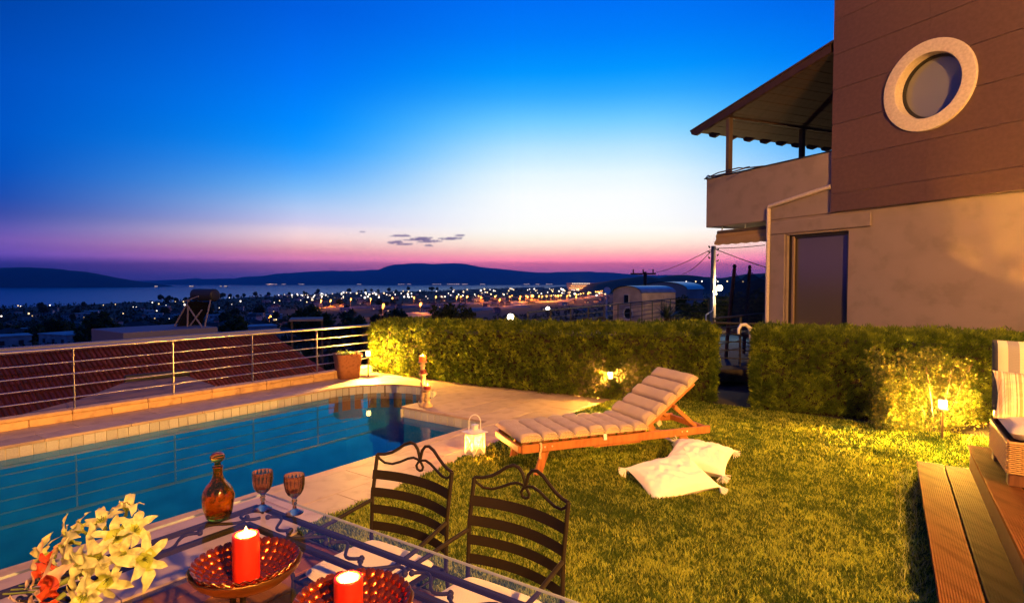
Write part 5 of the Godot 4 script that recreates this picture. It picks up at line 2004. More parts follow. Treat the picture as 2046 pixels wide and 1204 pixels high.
func make_tableware() -> void:
	scale_bowl("red and gold scale bowl holding the tall red candle", TP(0.752, 0.545) + Vector3(0, 0.004, 0), 0.165, 0.0, 0.3)
	scale_bowl("red and gold scale bowl holding the short melted red candle", Vector3(-0.455, 0.755, -1.665), 0.165, 0.0, 1.2)
	pillar_candle("candle", "tall red pillar candle burning in the farther bowl", TP(0.752, 0.545, 0.766), 0.041, 0.165, 0.03, M.red_wax, 0.6, "red pillar candles")
	pillar_candle("candle", "short red pillar candle with melted top in the nearer bowl", Vector3(-0.475, 0.767, -1.69), 0.041, 0.125, 0.038, M.red_wax, 0.6, "red pillar candles")
	# amber decanter
	var at := Vector3(-1.235, 0.7515, -2.46)
	var t := thing("decanter", "amber cut-glass decanter with a ball stopper on the table edge", "decanter", at)
	var cut := func(u: float, w: float) -> float:
		if w < 0.06 or w > 0.3: return 1.0 + (0.02 * sin(u * TAU * 12.0) if w > 0.3 and w < 0.52 else 0.0)
		return 1.0 + 0.035 * (absf(sin(u * TAU * 5.0 + w * 26.0)) + absf(sin(u * TAU * 5.0 - w * 26.0)) - 1.0)
	var mb := MB.new()
	mb.lathe([[0.0, 0.0], [0.04, 0.0], [0.046, 0.006], [0.052, 0.025], [0.058, 0.05], [0.062, 0.075], [0.062, 0.1], [0.056, 0.122], [0.044, 0.142], [0.031, 0.157], [0.022, 0.172], [0.0185, 0.19], [0.018, 0.21], [0.021, 0.216], [0.021, 0.222], [0.015, 0.224], [0.014, 0.19], [0.018, 0.17], [0.028, 0.154], [0.04, 0.14], [0.052, 0.12], [0.058, 0.1], [0.057, 0.075], [0.047, 0.03], [0.042, 0.012], [0.0, 0.01]], 48, Vector3.ZERO, cut)
	part(t, "bottle", mb, M.amber)
	mb = MB.new()
	mb.lathe([[0.0, 0.227], [0.013, 0.228], [0.012, 0.238], [0.022, 0.244], [0.028, 0.254], [0.028, 0.266], [0.02, 0.276], [0.0, 0.279]], 24, Vector3.ZERO, func(u: float, w: float) -> float: return 1.0 + (0.04 * sin(u * TAU * 8.0) if w > 0.45 else 0.0))
	part(t, "stopper", mb, M.amber)
	# goblets
	for k in 2:
		var g := thing("goblet", ["smoky pressed-glass goblet nearer the decanter", "smoky pressed-glass goblet nearer the chairs"][k], "goblet", [Vector3(-1.09, 0.7515, -2.56), Vector3(-0.935, 0.7515, -2.515)][k], k * 0.4, "smoky glass goblets")
		mb = MB.new()
		mb.lathe([[0.0, 0.0], [0.036, 0.0], [0.037, 0.003], [0.022, 0.01], [0.009, 0.02], [0.0065, 0.034], [0.011, 0.042], [0.0085, 0.048], [0.012, 0.055], [0.008, 0.062], [0.014, 0.07], [0.027, 0.082], [0.036, 0.1], [0.0405, 0.122], [0.042, 0.145], [0.0425, 0.166], [0.0405, 0.1665], [0.04, 0.145], [0.038, 0.122], [0.033, 0.1], [0.024, 0.085], [0.0, 0.08]], 48, Vector3.ZERO, func(u: float, w: float) -> float: return 1.0 + (0.05 * sin(u * TAU * 16.0) * smoothstep(0.48, 0.56, w) * (1.0 - smoothstep(0.69, 0.72, w)) if w < 0.75 else 0.0))
		part(g, "glass", mb, M.smoke)
	make_bouquet()


func petal_mesh(l: float, w: float, curl: float, ruffle: float, throat: Material, m: Material, share: float) -> ArrayMesh:
	# the throat and the tip of a petal differ in colour
	var am: ArrayMesh
	for half in 2:
		var mb := MB.new()
		mb.grid(9, 8, func(uu: float, v: float) -> Vector3:
			var u := uu * share if half == 0 else share + uu * (1.0 - share)
			var a := v * 2 - 1
			var ww := w * pow(sin(PI * clampf(0.06 + u * 0.92, 0, 1)), 0.75) * (1.0 + 0.12 * sin(u * 9.0))
			var lift := sin(u * PI * 0.6) * l * 0.35 - curl * u * u * l
			var cup := a * a * w * 0.5 * (1.0 - u * 0.7) + ruffle * sin(u * 15.0 + signf(a) * 1.3) * absf(a) * w * 0.45
			return Vector3(u * l * (1.0 - 0.25 * curl * u), lift + cup, a * ww), 1.0)
		if half == 0:
			am = mb.mesh(throat)
		else:
			am.add_surface_from_arrays(Mesh.PRIMITIVE_TRIANGLES, mb.mesh(m).surface_get_arrays(0))
			am.surface_set_material(1, m)
	return am


func make_bouquet() -> void:
	var t := thing("flower_bouquet", "bouquet of cream and yellow lilies, red-throated at lower left, on the table", "flowers", Vector3(-1.335, 0.756, -1.93))
	t.scale = Vector3.ONE * 0.86
	rng.seed = 101
	var ms := []
	for m in [[M.petal, M.petal_cream, 0.45], [M.petal, M.petal_cream, 0.25], [M.petal_red, M.petal_blush, 0.62]]:
		var l := []
		for k in 3:
			l.append(petal_mesh([0.098, 0.108, 0.09][k], [0.017, 0.02, 0.021][k], [0.2, 0.6, 1.0][k], [0.5, 0.8, 1.0][k], m[0], m[1], m[2]))
		ms.append(l)
	# centre, facing, kind of petal, size
	var blooms := [
		[Vector3(0.15, 0.1, 0.03), Vector3(0.8, 0.2, 0.55), 0, 1.1], [Vector3(0.05, 0.17, 0.02), Vector3(0.2, 0.75, 0.6), 0, 1.0], [Vector3(-0.03, 0.21, -0.02), Vector3(-0.1, 0.9, 0.3), 1, 1.05],
		[Vector3(-0.13, 0.15, 0.0), Vector3(-0.85, 0.4, 0.35), 0, 1.1], [Vector3(0.04, 0.25, -0.05), Vector3(0.25, 0.95, 0.0), 1, 0.9], [Vector3(-0.03, 0.11, 0.06), Vector3(-0.2, 0.25, 0.95), 1, 1.1],
		[Vector3(0.06, 0.06, 0.09), Vector3(0.35, -0.1, 0.95), 0, 1.0], [Vector3(-0.1, 0.05, 0.11), Vector3(-0.5, -0.15, 0.85), 2, 1.3], [Vector3(-0.07, 0.02, 0.17), Vector3(-0.35, -0.3, 0.9), 2, 1.35],
		[Vector3(-0.15, 0.08, 0.06), Vector3(-0.9, 0.15, 0.4), 2, 1.2], [Vector3(0.02, 0.03, 0.15), Vector3(0.1, -0.15, 1.0), 1, 0.95],
		[Vector3(0.1, 0.19, 0.0), Vector3(0.6, 0.7, 0.35), 1, 0.95], [Vector3(-0.09, 0.19, 0.0), Vector3(-0.5, 0.75, 0.4), 0, 0.95], [Vector3(0.02, 0.12, 0.07), Vector3(0.2, 0.35, 0.9), 0, 1.0], [Vector3(0.09, 0.12, 0.05), Vector3(0.45, 0.35, 0.85), 1, 0.9], [Vector3(-0.2, 0.11, 0.03), Vector3(-1.0, 0.2, 0.2), 1, 0.95]]
	for b in blooms:
		var f: Vector3 = b[1].normalized()
		var sx := f.cross(Vector3(0.2, 0.1, 1.0)).normalized()
		var bb := Basis(sx, f, sx.cross(f))
		var bl := MB.new()
		bl.tube([Vector3(0, -0.02, 0), Vector3(0, 0.03, 0)], [0.008, 0.002], 6)
		for k in 4:
			var a := TAU * k / 4.0
			bl.tube([Vector3.ZERO, Vector3(cos(a) * 0.01, 0.035, sin(a) * 0.01)], 0.0014, 5)
		var bloom := part(t, "bloom", bl, M.stem)
		bloom.transform = Transform3D(bb.scaled_local(Vector3.ONE * b[3]), b[0])
		for k in 6:
			var a := TAU * k / 6.0 + rng.randf_range(-0.25, 0.25)
			var pb := Basis(Vector3.UP, a) * Basis(Vector3(0, 0, 1), rng.randf_range(0.15, 0.75)) * Basis(Vector3(1, 0, 0), rng.randf_range(-0.3, 0.3))
			place(bloom, "petal", ms[b[2]][rng.randi_range(0, 2)], Transform3D(pb.scaled_local(Vector3.ONE * rng.randf_range(0.85, 1.15)), Vector3.ZERO))
	for k in 7:
		var mb := MB.new()
		var z := -0.04 + k * 0.022
		mb.tube([Vector3(-0.05, 0.06, z), Vector3(-0.15, 0.02, z * 1.2), Vector3(-0.3, -0.001 + 0.003 * k, z * 1.6 - 0.02)], [0.0045, 0.004, 0.0035], 6)
		part(t, "stem", mb, M.stem)
	for k in 5:
		var lm := MB.new()
		var a := -2.6 + k * 0.35
		var o := Vector3(-0.06, 0.035, 0.0)
		lm.grid(10, 4, func(u: float, v: float) -> Vector3:
			var w := 0.018 * sin(PI * clampf(u * 0.96 + 0.04, 0, 1))
			var s := v * 2 - 1
			return o + Vector3(cos(a) * u * 0.2 - sin(a) * s * w, 0.03 * sin(u * PI) - 0.03 * u + absf(s) * 0.004, sin(a) * u * 0.2 * 0.6 + cos(a) * s * w), 1.0)
		part(t, "leaf", lm, mat(L(0.1, 0.11, 0.02), 0.5))


# ---------- wooden steps and sofa ----------
const STEP_TURN := 1.0065   # boards run from the camera side away along the steps


func SP(s: float, w: float, y := 0.0) -> Vector3:
	# s along the steps from their far end towards the camera, w across to the right
	return Vector3(3.60 - 0.535 * s + 0.845 * w, y, -5.22 + 0.845 * s + 0.535 * w)


func deck_board(parent: Node, s0: float, s1: float, w0: float, wide: float, y: float, m: Material) -> void:
	# grooved plank
	var poly := PackedVector2Array([Vector2(0, -0.026), Vector2(0, -0.002)])
	var n := int(wide / 0.0125)
	var pitch := (wide - 0.006) / n
	for k in n:
		var x := 0.003 + k * pitch
		poly.append_array([Vector2(x, 0.0), Vector2(x + pitch * 0.6, 0.0), Vector2(x + pitch * 0.66, -0.004), Vector2(x + pitch * 0.94, -0.004)])
	poly.append_array([Vector2(wide, -0.002), Vector2(wide, -0.026)])
	var mb := MB.new()
	# prism axis becomes the board's length
	var ex := Vector3(0.845, 0, 0.535)
	var es := Vector3(-0.535, 0, 0.845)
	mb.x = Transform3D(Basis(ex, es, Vector3.UP), SP(0, w0, y))
	mb.prism(poly, s0, s1)
	part(parent, "deck_board", mb, m)


func make_steps() -> void:
	var t := thing("wooden_steps", "grooved wooden steps climbing to the deck at right", "steps")
	rng.seed = 111
	var e := Vector3(-0.535, 0, 0.845)
	# lower step
	deck_board(t, 0.0, 4.2, 0.0, 0.195, 0.15, M.deck0)
	deck_board(t, 0.02, 4.2, 0.205, 0.195, 0.15, M.deck1)
	# upper step and deck
	for k in 12:
		deck_board(t, [-0.02, 0.0, 0.01][k % 3], 4.4, 0.36 + k * 0.205 + (0.02 if k > 0 else 0.0), 0.195, 0.34, M["deck%d" % [2, 0, 1][k % 3]])
	for r in [[0.012, 0.115], [0.372, 0.305]]:
		var mb := MB.new()
		mb.x = Transform3D(Basis(Vector3(0.845, 0, 0.535), Vector3.UP, e * 1.0), SP(0, r[0], 0))
		mb.box(Vector3(0.01, r[1] / 2 + 0.002, 2.1), Vector3(0.02, r[1], 4.16), 0.002)
		part(t, "riser", mb, M.dark_wood)
	for r in [[0.2, 0.12, 0.34], [1.7, 0.3, 2.4]]:
		var mb := MB.new()
		mb.x = Transform3D(Basis(Vector3(0.845, 0, 0.535), Vector3.UP, e), SP(0, r[0], 0))
		mb.box(Vector3(0, r[1] / 2, 0.05), Vector3(r[2], r[1], 0.03))
		part(t, "end_board", mb, M.dark_wood)


func make_edge_grass() -> void:
	# long uncut blades where the mower does not reach, beside the lower step
	rng.seed = 131
	var mb := MB.new()
	for k in 520:
		var sp := SP(rng.randf_range(-0.05, 3.2), rng.randf_range(-0.16, -0.01))
		var a := rng.randf() * TAU
		var h := rng.randf_range(0.06, 0.15)
		var d := Vector3(cos(a), 0, sin(a))
		var s := Vector3(-d.z, 0, d.x) * 0.0026
		mb.grid(3, 1, func(x: float, y: float) -> Vector3: return sp + Vector3(0, h * (x - 0.3 * x * x), 0) + d * h * 0.6 * x * x + s * (y * 2.0 - 1.0) * (1.0 - x * 0.9))
	tag(part(self, "edge_grass", mb, mat(L(0.17, 0.2, 0.03), 0.6, {"back": L(0.6, 0.6, 0.2)})), "long uncut grass beside the lower wooden step", "grass", "", "stuff")


func make_sofa() -> void:
	# frame: x along the front to the right, z towards the front (the camera)
	var at := Vector3(3.40, 0.34, -4.02)
	var turn := -0.5646
	var t := thing("wicker_sofa", "wicker sofa standing on the wooden deck at right", "sofa", at, turn)
	var mb := MB.new()
	for x in [0.06, 0.74]:
		for z in [-0.06, -0.72]:
			mb = MB.new()
			mb.box(Vector3(x, 0.045, z), Vector3(0.11, 0.09, 0.11), 0.006)
			part(t, "foot", mb, M.dark_wood)
	mb = MB.new()
	mb.box(Vector3(0.4, 0.185, -0.4), Vector3(0.78, 0.19, 0.78), 0.01)
	mb.box(Vector3(0.4, 0.45, -0.77), Vector3(0.78, 0.6, 0.06), 0.01)
	part(t, "core", mb, M.dark_wood)
	# woven strands round the base: front, left and right
	for side in 3:
		mb = MB.new()
		var b := Basis(Vector3.UP, [0.0, -PI / 2, PI / 2][side])
		var o: Vector3 = [Vector3(0, 0, 0), Vector3(0.0, 0, -0.8), Vector3(0.8, 0, 0.0)][side]
		mb.x = Transform3D(b, o)
		for r in 15:
			var pts := []
			for k in 33:
				var x := k * 0.025
				pts.append(Vector3(x, 0.095 + r * 0.0135, 0.004 + 0.005 * (1.0 if (k + r) % 2 else -1.0)))
			mb.tube(pts, 0.0062, 5)
		for k in 16:
			mb.tube([Vector3(0.0125 + k * 0.05, 0.09, 0.0), Vector3(0.0125 + k * 0.05, 0.3, 0.0)], 0.005, 5)
		part(t, "wicker_weave", mb, M.wicker).set_meta("kind", "stuff")
	mb = MB.new()
	for z in [-0.78, -0.02]:
		pass
	mb.tube([Vector3(0.0, 0.3, 0.0), Vector3(0.8, 0.3, 0.0)], 0.012, 8)
	mb.tube([Vector3(0.0, 0.3, 0.0), Vector3(0.0, 0.3, -0.8)], 0.012, 8)
	part(t, "wicker_edge", mb, M.wicker)
	# seat cushion
	var c := thing("seat_cushion", "lilac-grey seat cushion on the wicker sofa", "cushion", at, turn)
	mb = MB.new()
	for s in [1.0, -1.0]:
		mb.grid(24, 24, func(u: float, v: float) -> Vector3:
			var a := u * 2 - 1
			var b := v * 2 - 1
			var e := pow(maxf(0.0, (1.0 - pow(absf(a), 10.0)) * (1.0 - pow(absf(b), 10.0))), 0.5)
			return Vector3(0.4 + a * 0.395, 0.365 + s * e * 0.062, -0.36 + b * 0.36), -s)
	part(c, "cover", mb, M.lilac_cloth)
	# striped back cushion and pillow
	var wide := thing("back_cushion", "tall back cushion with wide grey and cream stripes on the sofa", "cushion", at, turn)
	var tilt := Basis(Vector3.RIGHT, PI / 2 - 0.18)
	var x0 := -0.02
	var k := 0
	var bands := [[0.03, M.dark_stripe], [0.058, M.cream], [0.068, M.grey_stripe], [0.07, M.cream], [0.075, M.grey_stripe], [0.075, M.cream], [0.075, M.grey_stripe], [0.075, M.cream], [0.07, M.grey_stripe], [0.068, M.cream], [0.058, M.grey_stripe], [0.068, M.dark_stripe]]
	for bd in bands:
		mb = MB.new()
		mb.x = Transform3D(tilt, Vector3(0, 0.68, -0.66))
		var wd: float = bd[0]
		for s in [1.0, -1.0]:
			mb.grid(4, 16, func(u: float, v: float) -> Vector3:
				var xx := x0 + u * wd
				var a := clampf((xx + 0.02) / 0.79 * 2 - 1, -1, 1)
				var b := v * 2 - 1
				var e := pow(maxf(0.0, (1.0 - pow(absf(a), 8.0)) * (1.0 - pow(absf(b), 6.0))), 0.5)
				return Vector3(xx, s * e * 0.075, b * 0.27 * (1.0 - 0.03 * (1 - a * a))), -s)
		part(wide, "stripe", mb, bd[1])
		x0 += wd
	var p := thing("scatter_pillow", "small pillow with thin tan stripes leaning on the sofa back", "pillow", at + Vector3(0, 0, 0), turn)
	mb = pillow_shape(0.62, 0.36, 0.16, 9)
	var m2 := MB.new()
	var tr := Transform3D(Basis(Vector3.RIGHT, PI / 2 - 0.35), Vector3(0.27, 0.565, -0.42))
	m2.v = tr * mb.v
	m2.n = tr * mb.n
	part(p, "cover", m2, M.thin_stripe)


# ---------- town, plain and shore ----------
func glow_ball(m: Material) -> ArrayMesh:
	var mb := MB.new()
	mb.ball(Vector3.ZERO, Vector3.ONE, 6, 4)
	return mb.mesh(m)


func gable(w: float, d: float, h: float, roof: float, wall_m: Material, lit: bool, seed_: int) -> Node3D:
	var t := thing("town_house", "", "house")
	var mb := MB.new()
	mb.box(Vector3(0, h / 2, 0), Vector3(w, h, d))
	part(t, "wall", mb, wall_m)
	mb = MB.new()
	if roof > 0.1:
		var a := Vector3(-w / 2 - 0.4, h, -d / 2 - 0.4)
		var b := Vector3(w / 2 + 0.4, h, -d / 2 - 0.4)
		var c := Vector3(w / 2 + 0.4, h, d / 2 + 0.4)
		var e := Vector3(-w / 2 - 0.4, h, d / 2 + 0.4)
		var r0 := Vector3(-w * 0.22, h + roof, 0)
		var r1 := Vector3(w * 0.22, h + roof, 0)
		mb.quad(a, b, r1, r0, Vector3(0, 1, -1))
		mb.quad(e, c, r1, r0, Vector3(0, 1, 1))
		mb.flat(a, e, r0, Vector3(-1, 1, 0))
		mb.flat(b, c, r1, Vector3(1, 1, 0))
		mb.quad(a, b, c, e, Vector3.DOWN)
	else:
		mb.box(Vector3(0, h + 0.15, 0), Vector3(w + 0.5, 0.3, d + 0.5))
	part(t, "roof", mb, M.far_roof if roof > 0.1 else wall_m)
	rng.seed = seed_
	for fl in int(h / 2.9):
		for k in 3:
			mb = MB.new()
			mb.box(Vector3(-w * 0.32 + k * w * 0.32, 1.5 + fl * 2.9, d / 2 + 0.02), Vector3(1.2, 1.3, 0.1))
			part(t, "window", mb, M.lit_window if lit and k == 1 and fl == 0 else M.far_dark)
	return t


func make_town() -> void:
	M.lit_window = mat(L(1, 0.8, 0.5), 0.5, {"emit": Color(1, 0.82, 0.52), "power": 1.3})
	# houses on the slope below
	var kinds := []
	for k in 5:
		kinds.append(gable([11.0, 9.0, 14.0, 8.0, 12.0][k], [9.0, 8.0, 9.0, 8.0, 10.0][k], [6.0, 3.2, 6.2, 5.8, 3.4][k], [2.2, 1.8, 0.0, 2.0, 2.4][k], M.far_wall if k % 2 == 0 else M.far_wall_b, k == 1 or k == 2, 200 + k))
	var used := [false, false, false, false, false]
	rng.seed = 121
	var label := "dim house among dark trees of the town below the railing"
	for k in 210:
		var tx := rng.randf_range(-0.9, -0.38) if k < 100 else rng.randf_range(-0.42, 0.18)
		var d := exp(rng.randf_range(log(170.0), log(900.0))) if k < 100 else rng.randf_range(700, 1900)
		if k < 100 and d > coast(tx) * 0.88: d *= 0.6
		var p := Vector3(tx * d, 0, -d)
		p.y = land_y(p.x, p.z) - 0.4
		var kk := rng.randi_range(0, 4)
		var turn := rng.randf_range(-0.9, 0.9)
		if not used[kk]:
			used[kk] = true
			kinds[kk].position = p
			kinds[kk].rotation.y = turn
			tag(kinds[kk], label, "", "houses of the town below")
		else:
			dup(kinds[kk], "town_house", p, turn, label, "houses of the town below")
		var last: Node = get_child(get_child_count() - 1) if kinds[kk].position != p else kinds[kk]
		last.set_meta("label", ["two-storey hip-roofed house", "single-storey cottage with one lit window", "flat-roofed house with a lit window", "pale two-storey square house", "low hip-roofed house"][kk] + (" among dark trees on the slope beyond the railing" if k < 100 else " on the dark plain towards the bay"))
		last.set_meta("group", ["two-storey hip-roofed houses", "cottages", "flat-roofed houses", "square houses", "low hip-roofed houses"][kk] + (" on the slope" if k < 100 else " on the plain"))
		last.set_meta("category", "house")
	# trees between them: single ones, and the woods that read as a mass
	var base := tree("town_tree", "dark tree of the town seen against roofs and bay", Vector3(-300, land_y(-300, -420) - 0.5, -420), 9.0, 3.6, 260, "dark trees of the town below", 0.5)
	for k in 110:
		var tx := rng.randf_range(-0.9, -0.2)
		var d := exp(rng.randf_range(log(140.0), log(1000.0)))
		if d > coast(tx) * 0.93: d = coast(tx) * rng.randf_range(0.8, 0.93)
		if k > 70:
			tx = rng.randf_range(-0.6, -0.1)
			d = coast(tx) * rng.randf_range(0.86, 0.97)
		var p := Vector3(tx * d, 0, -d)
		p.y = land_y(p.x, p.z) - 0.5
		var c := dup(base, "town_tree", p, rng.randf() * TAU, "dark tree of the town seen against roofs and bay", "dark trees of the town below")
		c.scale = Vector3.ONE * rng.randf_range(0.6, 1.15) * (1.0 + d / 2600.0)
	var paths := [[-284, -879, -249, -914, -159, -974, -111, -1072, -13, -1220, 37, -1191, 92, -1250, 152, -1420, 239, -1695, 300, -1950], [0, -1235, 14, -972, -29, -907, -83, -799, -130, -600]]
	var on_road := []
	for path in paths:
		for k in path.size() / 2 - 1:
			for i in 8:
				on_road.append(Vector2(path[k * 2], path[k * 2 + 1]).lerp(Vector2(path[k * 2 + 2], path[k * 2 + 3]), i / 8.0))
	var bush := leaf_clump(300, 1.0)
	var where := []
	var cols := []
	for k in 26000:
		var tx := rng.randf_range(-0.95, 0.75)
		var d := exp(rng.randf_range(log(70.0), log(3400.0)))
		if d > coast(tx) * 0.985: continue
		if tx > -0.35 and d > 300 and rng.randf() < 0.45: continue
		var p := Vector3(tx * d, 0, -d)
		var s := rng.randf_range(1.2, 2.6) * (1.0 + d / 1500.0)
		var open := false
		if d > 420 and d < 2100 and absf(p.x + 20) < 350:
			# mown fields along the road
			for q in on_road:
				if absf(p.x - q.x) < 34 and p.z > q.y - 30 and p.z < q.y + 260:
					open = true
					break
		if open: continue
		p.y = land_y(p.x, p.z) + rng.randf() * s * 0.9
		where.append(Transform3D(Basis.from_euler(Vector3(rng.randf() * TAU, rng.randf() * TAU, 0)).scaled(Vector3(s, s * 0.9, s)), p))
		cols.append(Color(0.015, 0.02, 0.01).lerp(Color(0.05, 0.05, 0.03), rng.randf()))
	var wood := many(self, "woodland", bush, where, cols)
	tag(wood, "dark scrub and woods covering the slope and plain", "woodland", "", "stuff")
	# white and warm town lights on short masts
	var lights := "small pale light of the town on the plain by the bay"
	var balls := [glow_ball(M.lamp_town), glow_ball(M.lamp_town_warm)]
	var mast := MB.new()
	mast.tube([Vector3(0, -4.0, 0), Vector3(0, 0, 0)], 0.1, 4, false)
	var mm := mast.mesh(M.far_dark)
	var spots := [[-801, -960], [-761, -975], [-658, -854], [-706, -976], [-530, -644], [-557, -682], [-481, -642], [-360, -505], [-440, -593], [-227, -280], [-257, -299], [-671, -972], [-678, -1012], [-567, -886], [-550, -867], [-667, -1098], [-615, -1031], [-561, -960], [-443, -738], [-439, -668], [-292, -504], [-243, -350], [-782, -942], [-536, -621], [-651, -1145], [-635, -1145], [-542, -980], [-704, -1424], [-679, -1423], [-536, -1169], [-471, -995], [-438, -1091], [-469, -1195], [-543, -1463], [-436, -1222], [-386, -1114], [-412, -1222], [-166, -366], [-179, -449], [-164, -387], [-414, -837]]
	for k in 150:
		var tx := rng.randf_range(-0.42, 0.165)
		tx = tx + 0.12 * (0.165 - tx) * rng.randf()
		var d := rng.randf_range(1350, minf(3000, coast(tx) * 0.93))
		spots.append([tx * d, -d])
	var n := 0
	for s in spots:
		var p := Vector3(s[0], 0, s[1])
		p.y = land_y(p.x, p.z) + 4.5
		var t := thing("town_light", lights, "lamp", p, 0.0, "small lights of the town")
		var r := 0.0013 * -p.z * rng.randf_range(0.4, 1.1) * (1.35 if rng.randf() < 0.15 else 1.0)
		place(t, "glowing_globe", balls[0 if rng.randf() < (0.75 if s[0] < -150 else 0.4) else 1], Transform3D(Basis.IDENTITY.scaled(Vector3.ONE * r), Vector3.ZERO))
		place(t, "mast", mm)
		n += 1
	# road with orange street lamps
	var road := MB.new()
	for path in paths:
		for k in path.size() / 2 - 1:
			var a := Vector3(path[k * 2], 0, path[k * 2 + 1])
			var b := Vector3(path[k * 2 + 2], 0, path[k * 2 + 3])
			var w := (b - a).normalized().cross(Vector3.UP) * 9.0
			for i in 6:
				var p := a.lerp(b, i / 6.0)
				var q := a.lerp(b, (i + 1) / 6.0)
				p.y = land_y(p.x, p.z) + 2.6
				q.y = land_y(q.x, q.z) + 2.6
				road.quad(p - w, p + w, q + w, q - w, Vector3.UP)
				# verges added as slopes to catch the street lamp light
				for sd in [-1.0, 1.0]:
					var e: Vector3 = w * sd
					road.quad(p + e, q + e, q + e * 3.6 - Vector3(0, 7, 0), p + e * 3.6 - Vector3(0, 7, 0), e + Vector3(0, 9, 0))
	struct("road", road, M.asphalt)
	var proto: Node3D
	var lamps := [-161, -392, -290, -897, -275, -896, -267, -979, -234, -978, -213, -1050, -183, -1102, -150, -1161, -109, -1160, -101, -1159, -70, -1220, -35, -1191, -133, -608, -105, -677, -1, -1250, 28, -1220, 44, -1249, 55, -1221, 82, -1249, 99, -1280, 105, -1280, 129, -1347, 146, -1346, 180, -1501, 208, -1592, 239, -1695, 269, -1812, 121, -1129, 12, -1000, -20, -930, 60, -1190, 70, -1215, 30, -1160, 40, -1245, -5, -1150, 16, -1190, 90, -1235, 115, -1240, 165, -1430, 195, -1520, -60, -1130, -90, -1180, 250, -1730, 285, -1880]
	for k in lamps.size() / 2:
		var p := Vector3(lamps[k * 2], 0, lamps[k * 2 + 1])
		p.y = land_y(p.x, p.z)
		var big := k == 0
		if k == 0 or k == 1:
			var high := 8.0 if k == 0 else 13.0
			var o := thing("street_lamp", "tall orange street lamp alone below the railing" if k == 0 else "orange street lamp along the lit road on the plain", "street lamp", p, 0.0, "" if k == 0 else "orange street lamps along the road")
			var mb := MB.new()
			mb.tube([Vector3(0, 0, 0), Vector3(0, high, 0), Vector3(0.6, high + 0.35, 0)], 0.16 if k == 0 else 0.34, 5)
			part(o, "pole", mb, mat(L(0.45, 0.34, 0.22), 0.6))
			mb = MB.new()
			mb.ball(Vector3(1.0, high + 0.2, 0), Vector3.ONE * (0.55 if k == 0 else 1.15), 8, 6)
			part(o, "glowing_head", mb, M.lamp_orange)
			lamp(o, Vector3(1.0, high - (0.6 if k == 0 else 1.5), 0), Color(1, 0.55, 0.16), 60.0 if k == 0 else 900.0, 0.3)
			if k == 1: proto = o
		else:
			dup(proto, "street_lamp", p, 0.0, "orange street lamp along the lit road on the plain", "orange street lamps along the road")
	# the long lit complex on the rise at right, and the strips of light along the far shore
	var t := thing("lit_complex", "terraced complex glowing orange on the rise beyond the road", "building", Vector3(330, -44, -2750))
	for r in 3:
		var mb := MB.new()
		mb.box(Vector3(-10.0 + r * 8.0, 8 + r * 9, -r * 60), Vector3(120 + r * 14, 16, 30))
		part(t, "wall", mb, M.far_wall)
		for k in 15 - r * 2:
			mb = MB.new()
			mb.box(Vector3(-62 + k * 8.0 + r * 12.0, 11 + r * 10, 15.2 - r * 60), Vector3(5.0, 3.0, 0.4))
			part(t, "lit_window", mb, mat(L(1, 0.7, 0.35), 0.5, {"emit": Color(1, 0.72, 0.38) if r < 2 else Color(1, 0.88, 0.75), "power": 2.2}))
	lamp(t, Vector3(-20, 40, 60), Color(1, 0.55, 0.2), 6000.0, 2.0)
	var shore := [[-600, 200, 3.0], [-505, 60, 1.5], [-390, 90, 2.2], [-330, 40, 1.4], [-262, 50, 1.6], [-190, 70, 2.0], [-105, 50, 2.6], [-80, 60, 1.8], [20, 34, 1.4], [60, 50, 1.8]]
	var j := 0
	for x in [-3420.0, -3320.0, -3150.0, -3010.0, -2930.0, -2800.0, -2600.0, -2350.0, -2140.0, -1960.0, -1930.0]:
		shore_lights(Vector3(x * 1.04, -43, -4000.0 + absf(x + 2700) * -0.2), 12.0 + 10.0 * (j % 3), 2 + j % 3, 3.4)
		j += 1
	for q in [[-2480, 60], [-2440, 90], [-2330, 40], [-2150, 60], [-1560, 45], [-1130, 70], [-1050, 40], [-770, 95], [-600, 130], [-480, 60], [-300, 50], [150, 60], [260, 40], [380, 70]]:
		shore_lights(Vector3(q[0], -41, -6050), q[1], 3 + j % 4, 5.0)
		j += 1
	for k in 9:
		var o := thing("hill_light", "pale light in a row on the hillside at right", "lamp", Vector3(620 + k * 28.0 + 6.0 * (k % 2), -3 + (k % 3) * 0.8, -2110), 0.0, "row of lights on the hillside")
		place(o, "glowing_globe", balls[k % 2], Transform3D(Basis.IDENTITY.scaled(Vector3.ONE * 2.6), Vector3.ZERO))
	# roofs just below the railing
	make_near_roofs()


func shore_lights(at: Vector3, wide: float, n: int, s: float) -> void:
	var t := thing("shore_building", "lit waterfront building on the far shore of the bay", "building", at, 0.0, "lit buildings along the far shore")
	var mb := MB.new()
	mb.box(Vector3(0, 4, -6), Vector3(wide, 10, 10))
	part(t, "wall", mb, M.far_wall_b)
	for k in n:
		mb = MB.new()
		mb.box(Vector3((k + 0.5) / n * wide - wide / 2, 4.5, 0), Vector3(wide / n * 0.62, s, 0.6))
		part(t, "lit_window", mb, M.lit_shore)


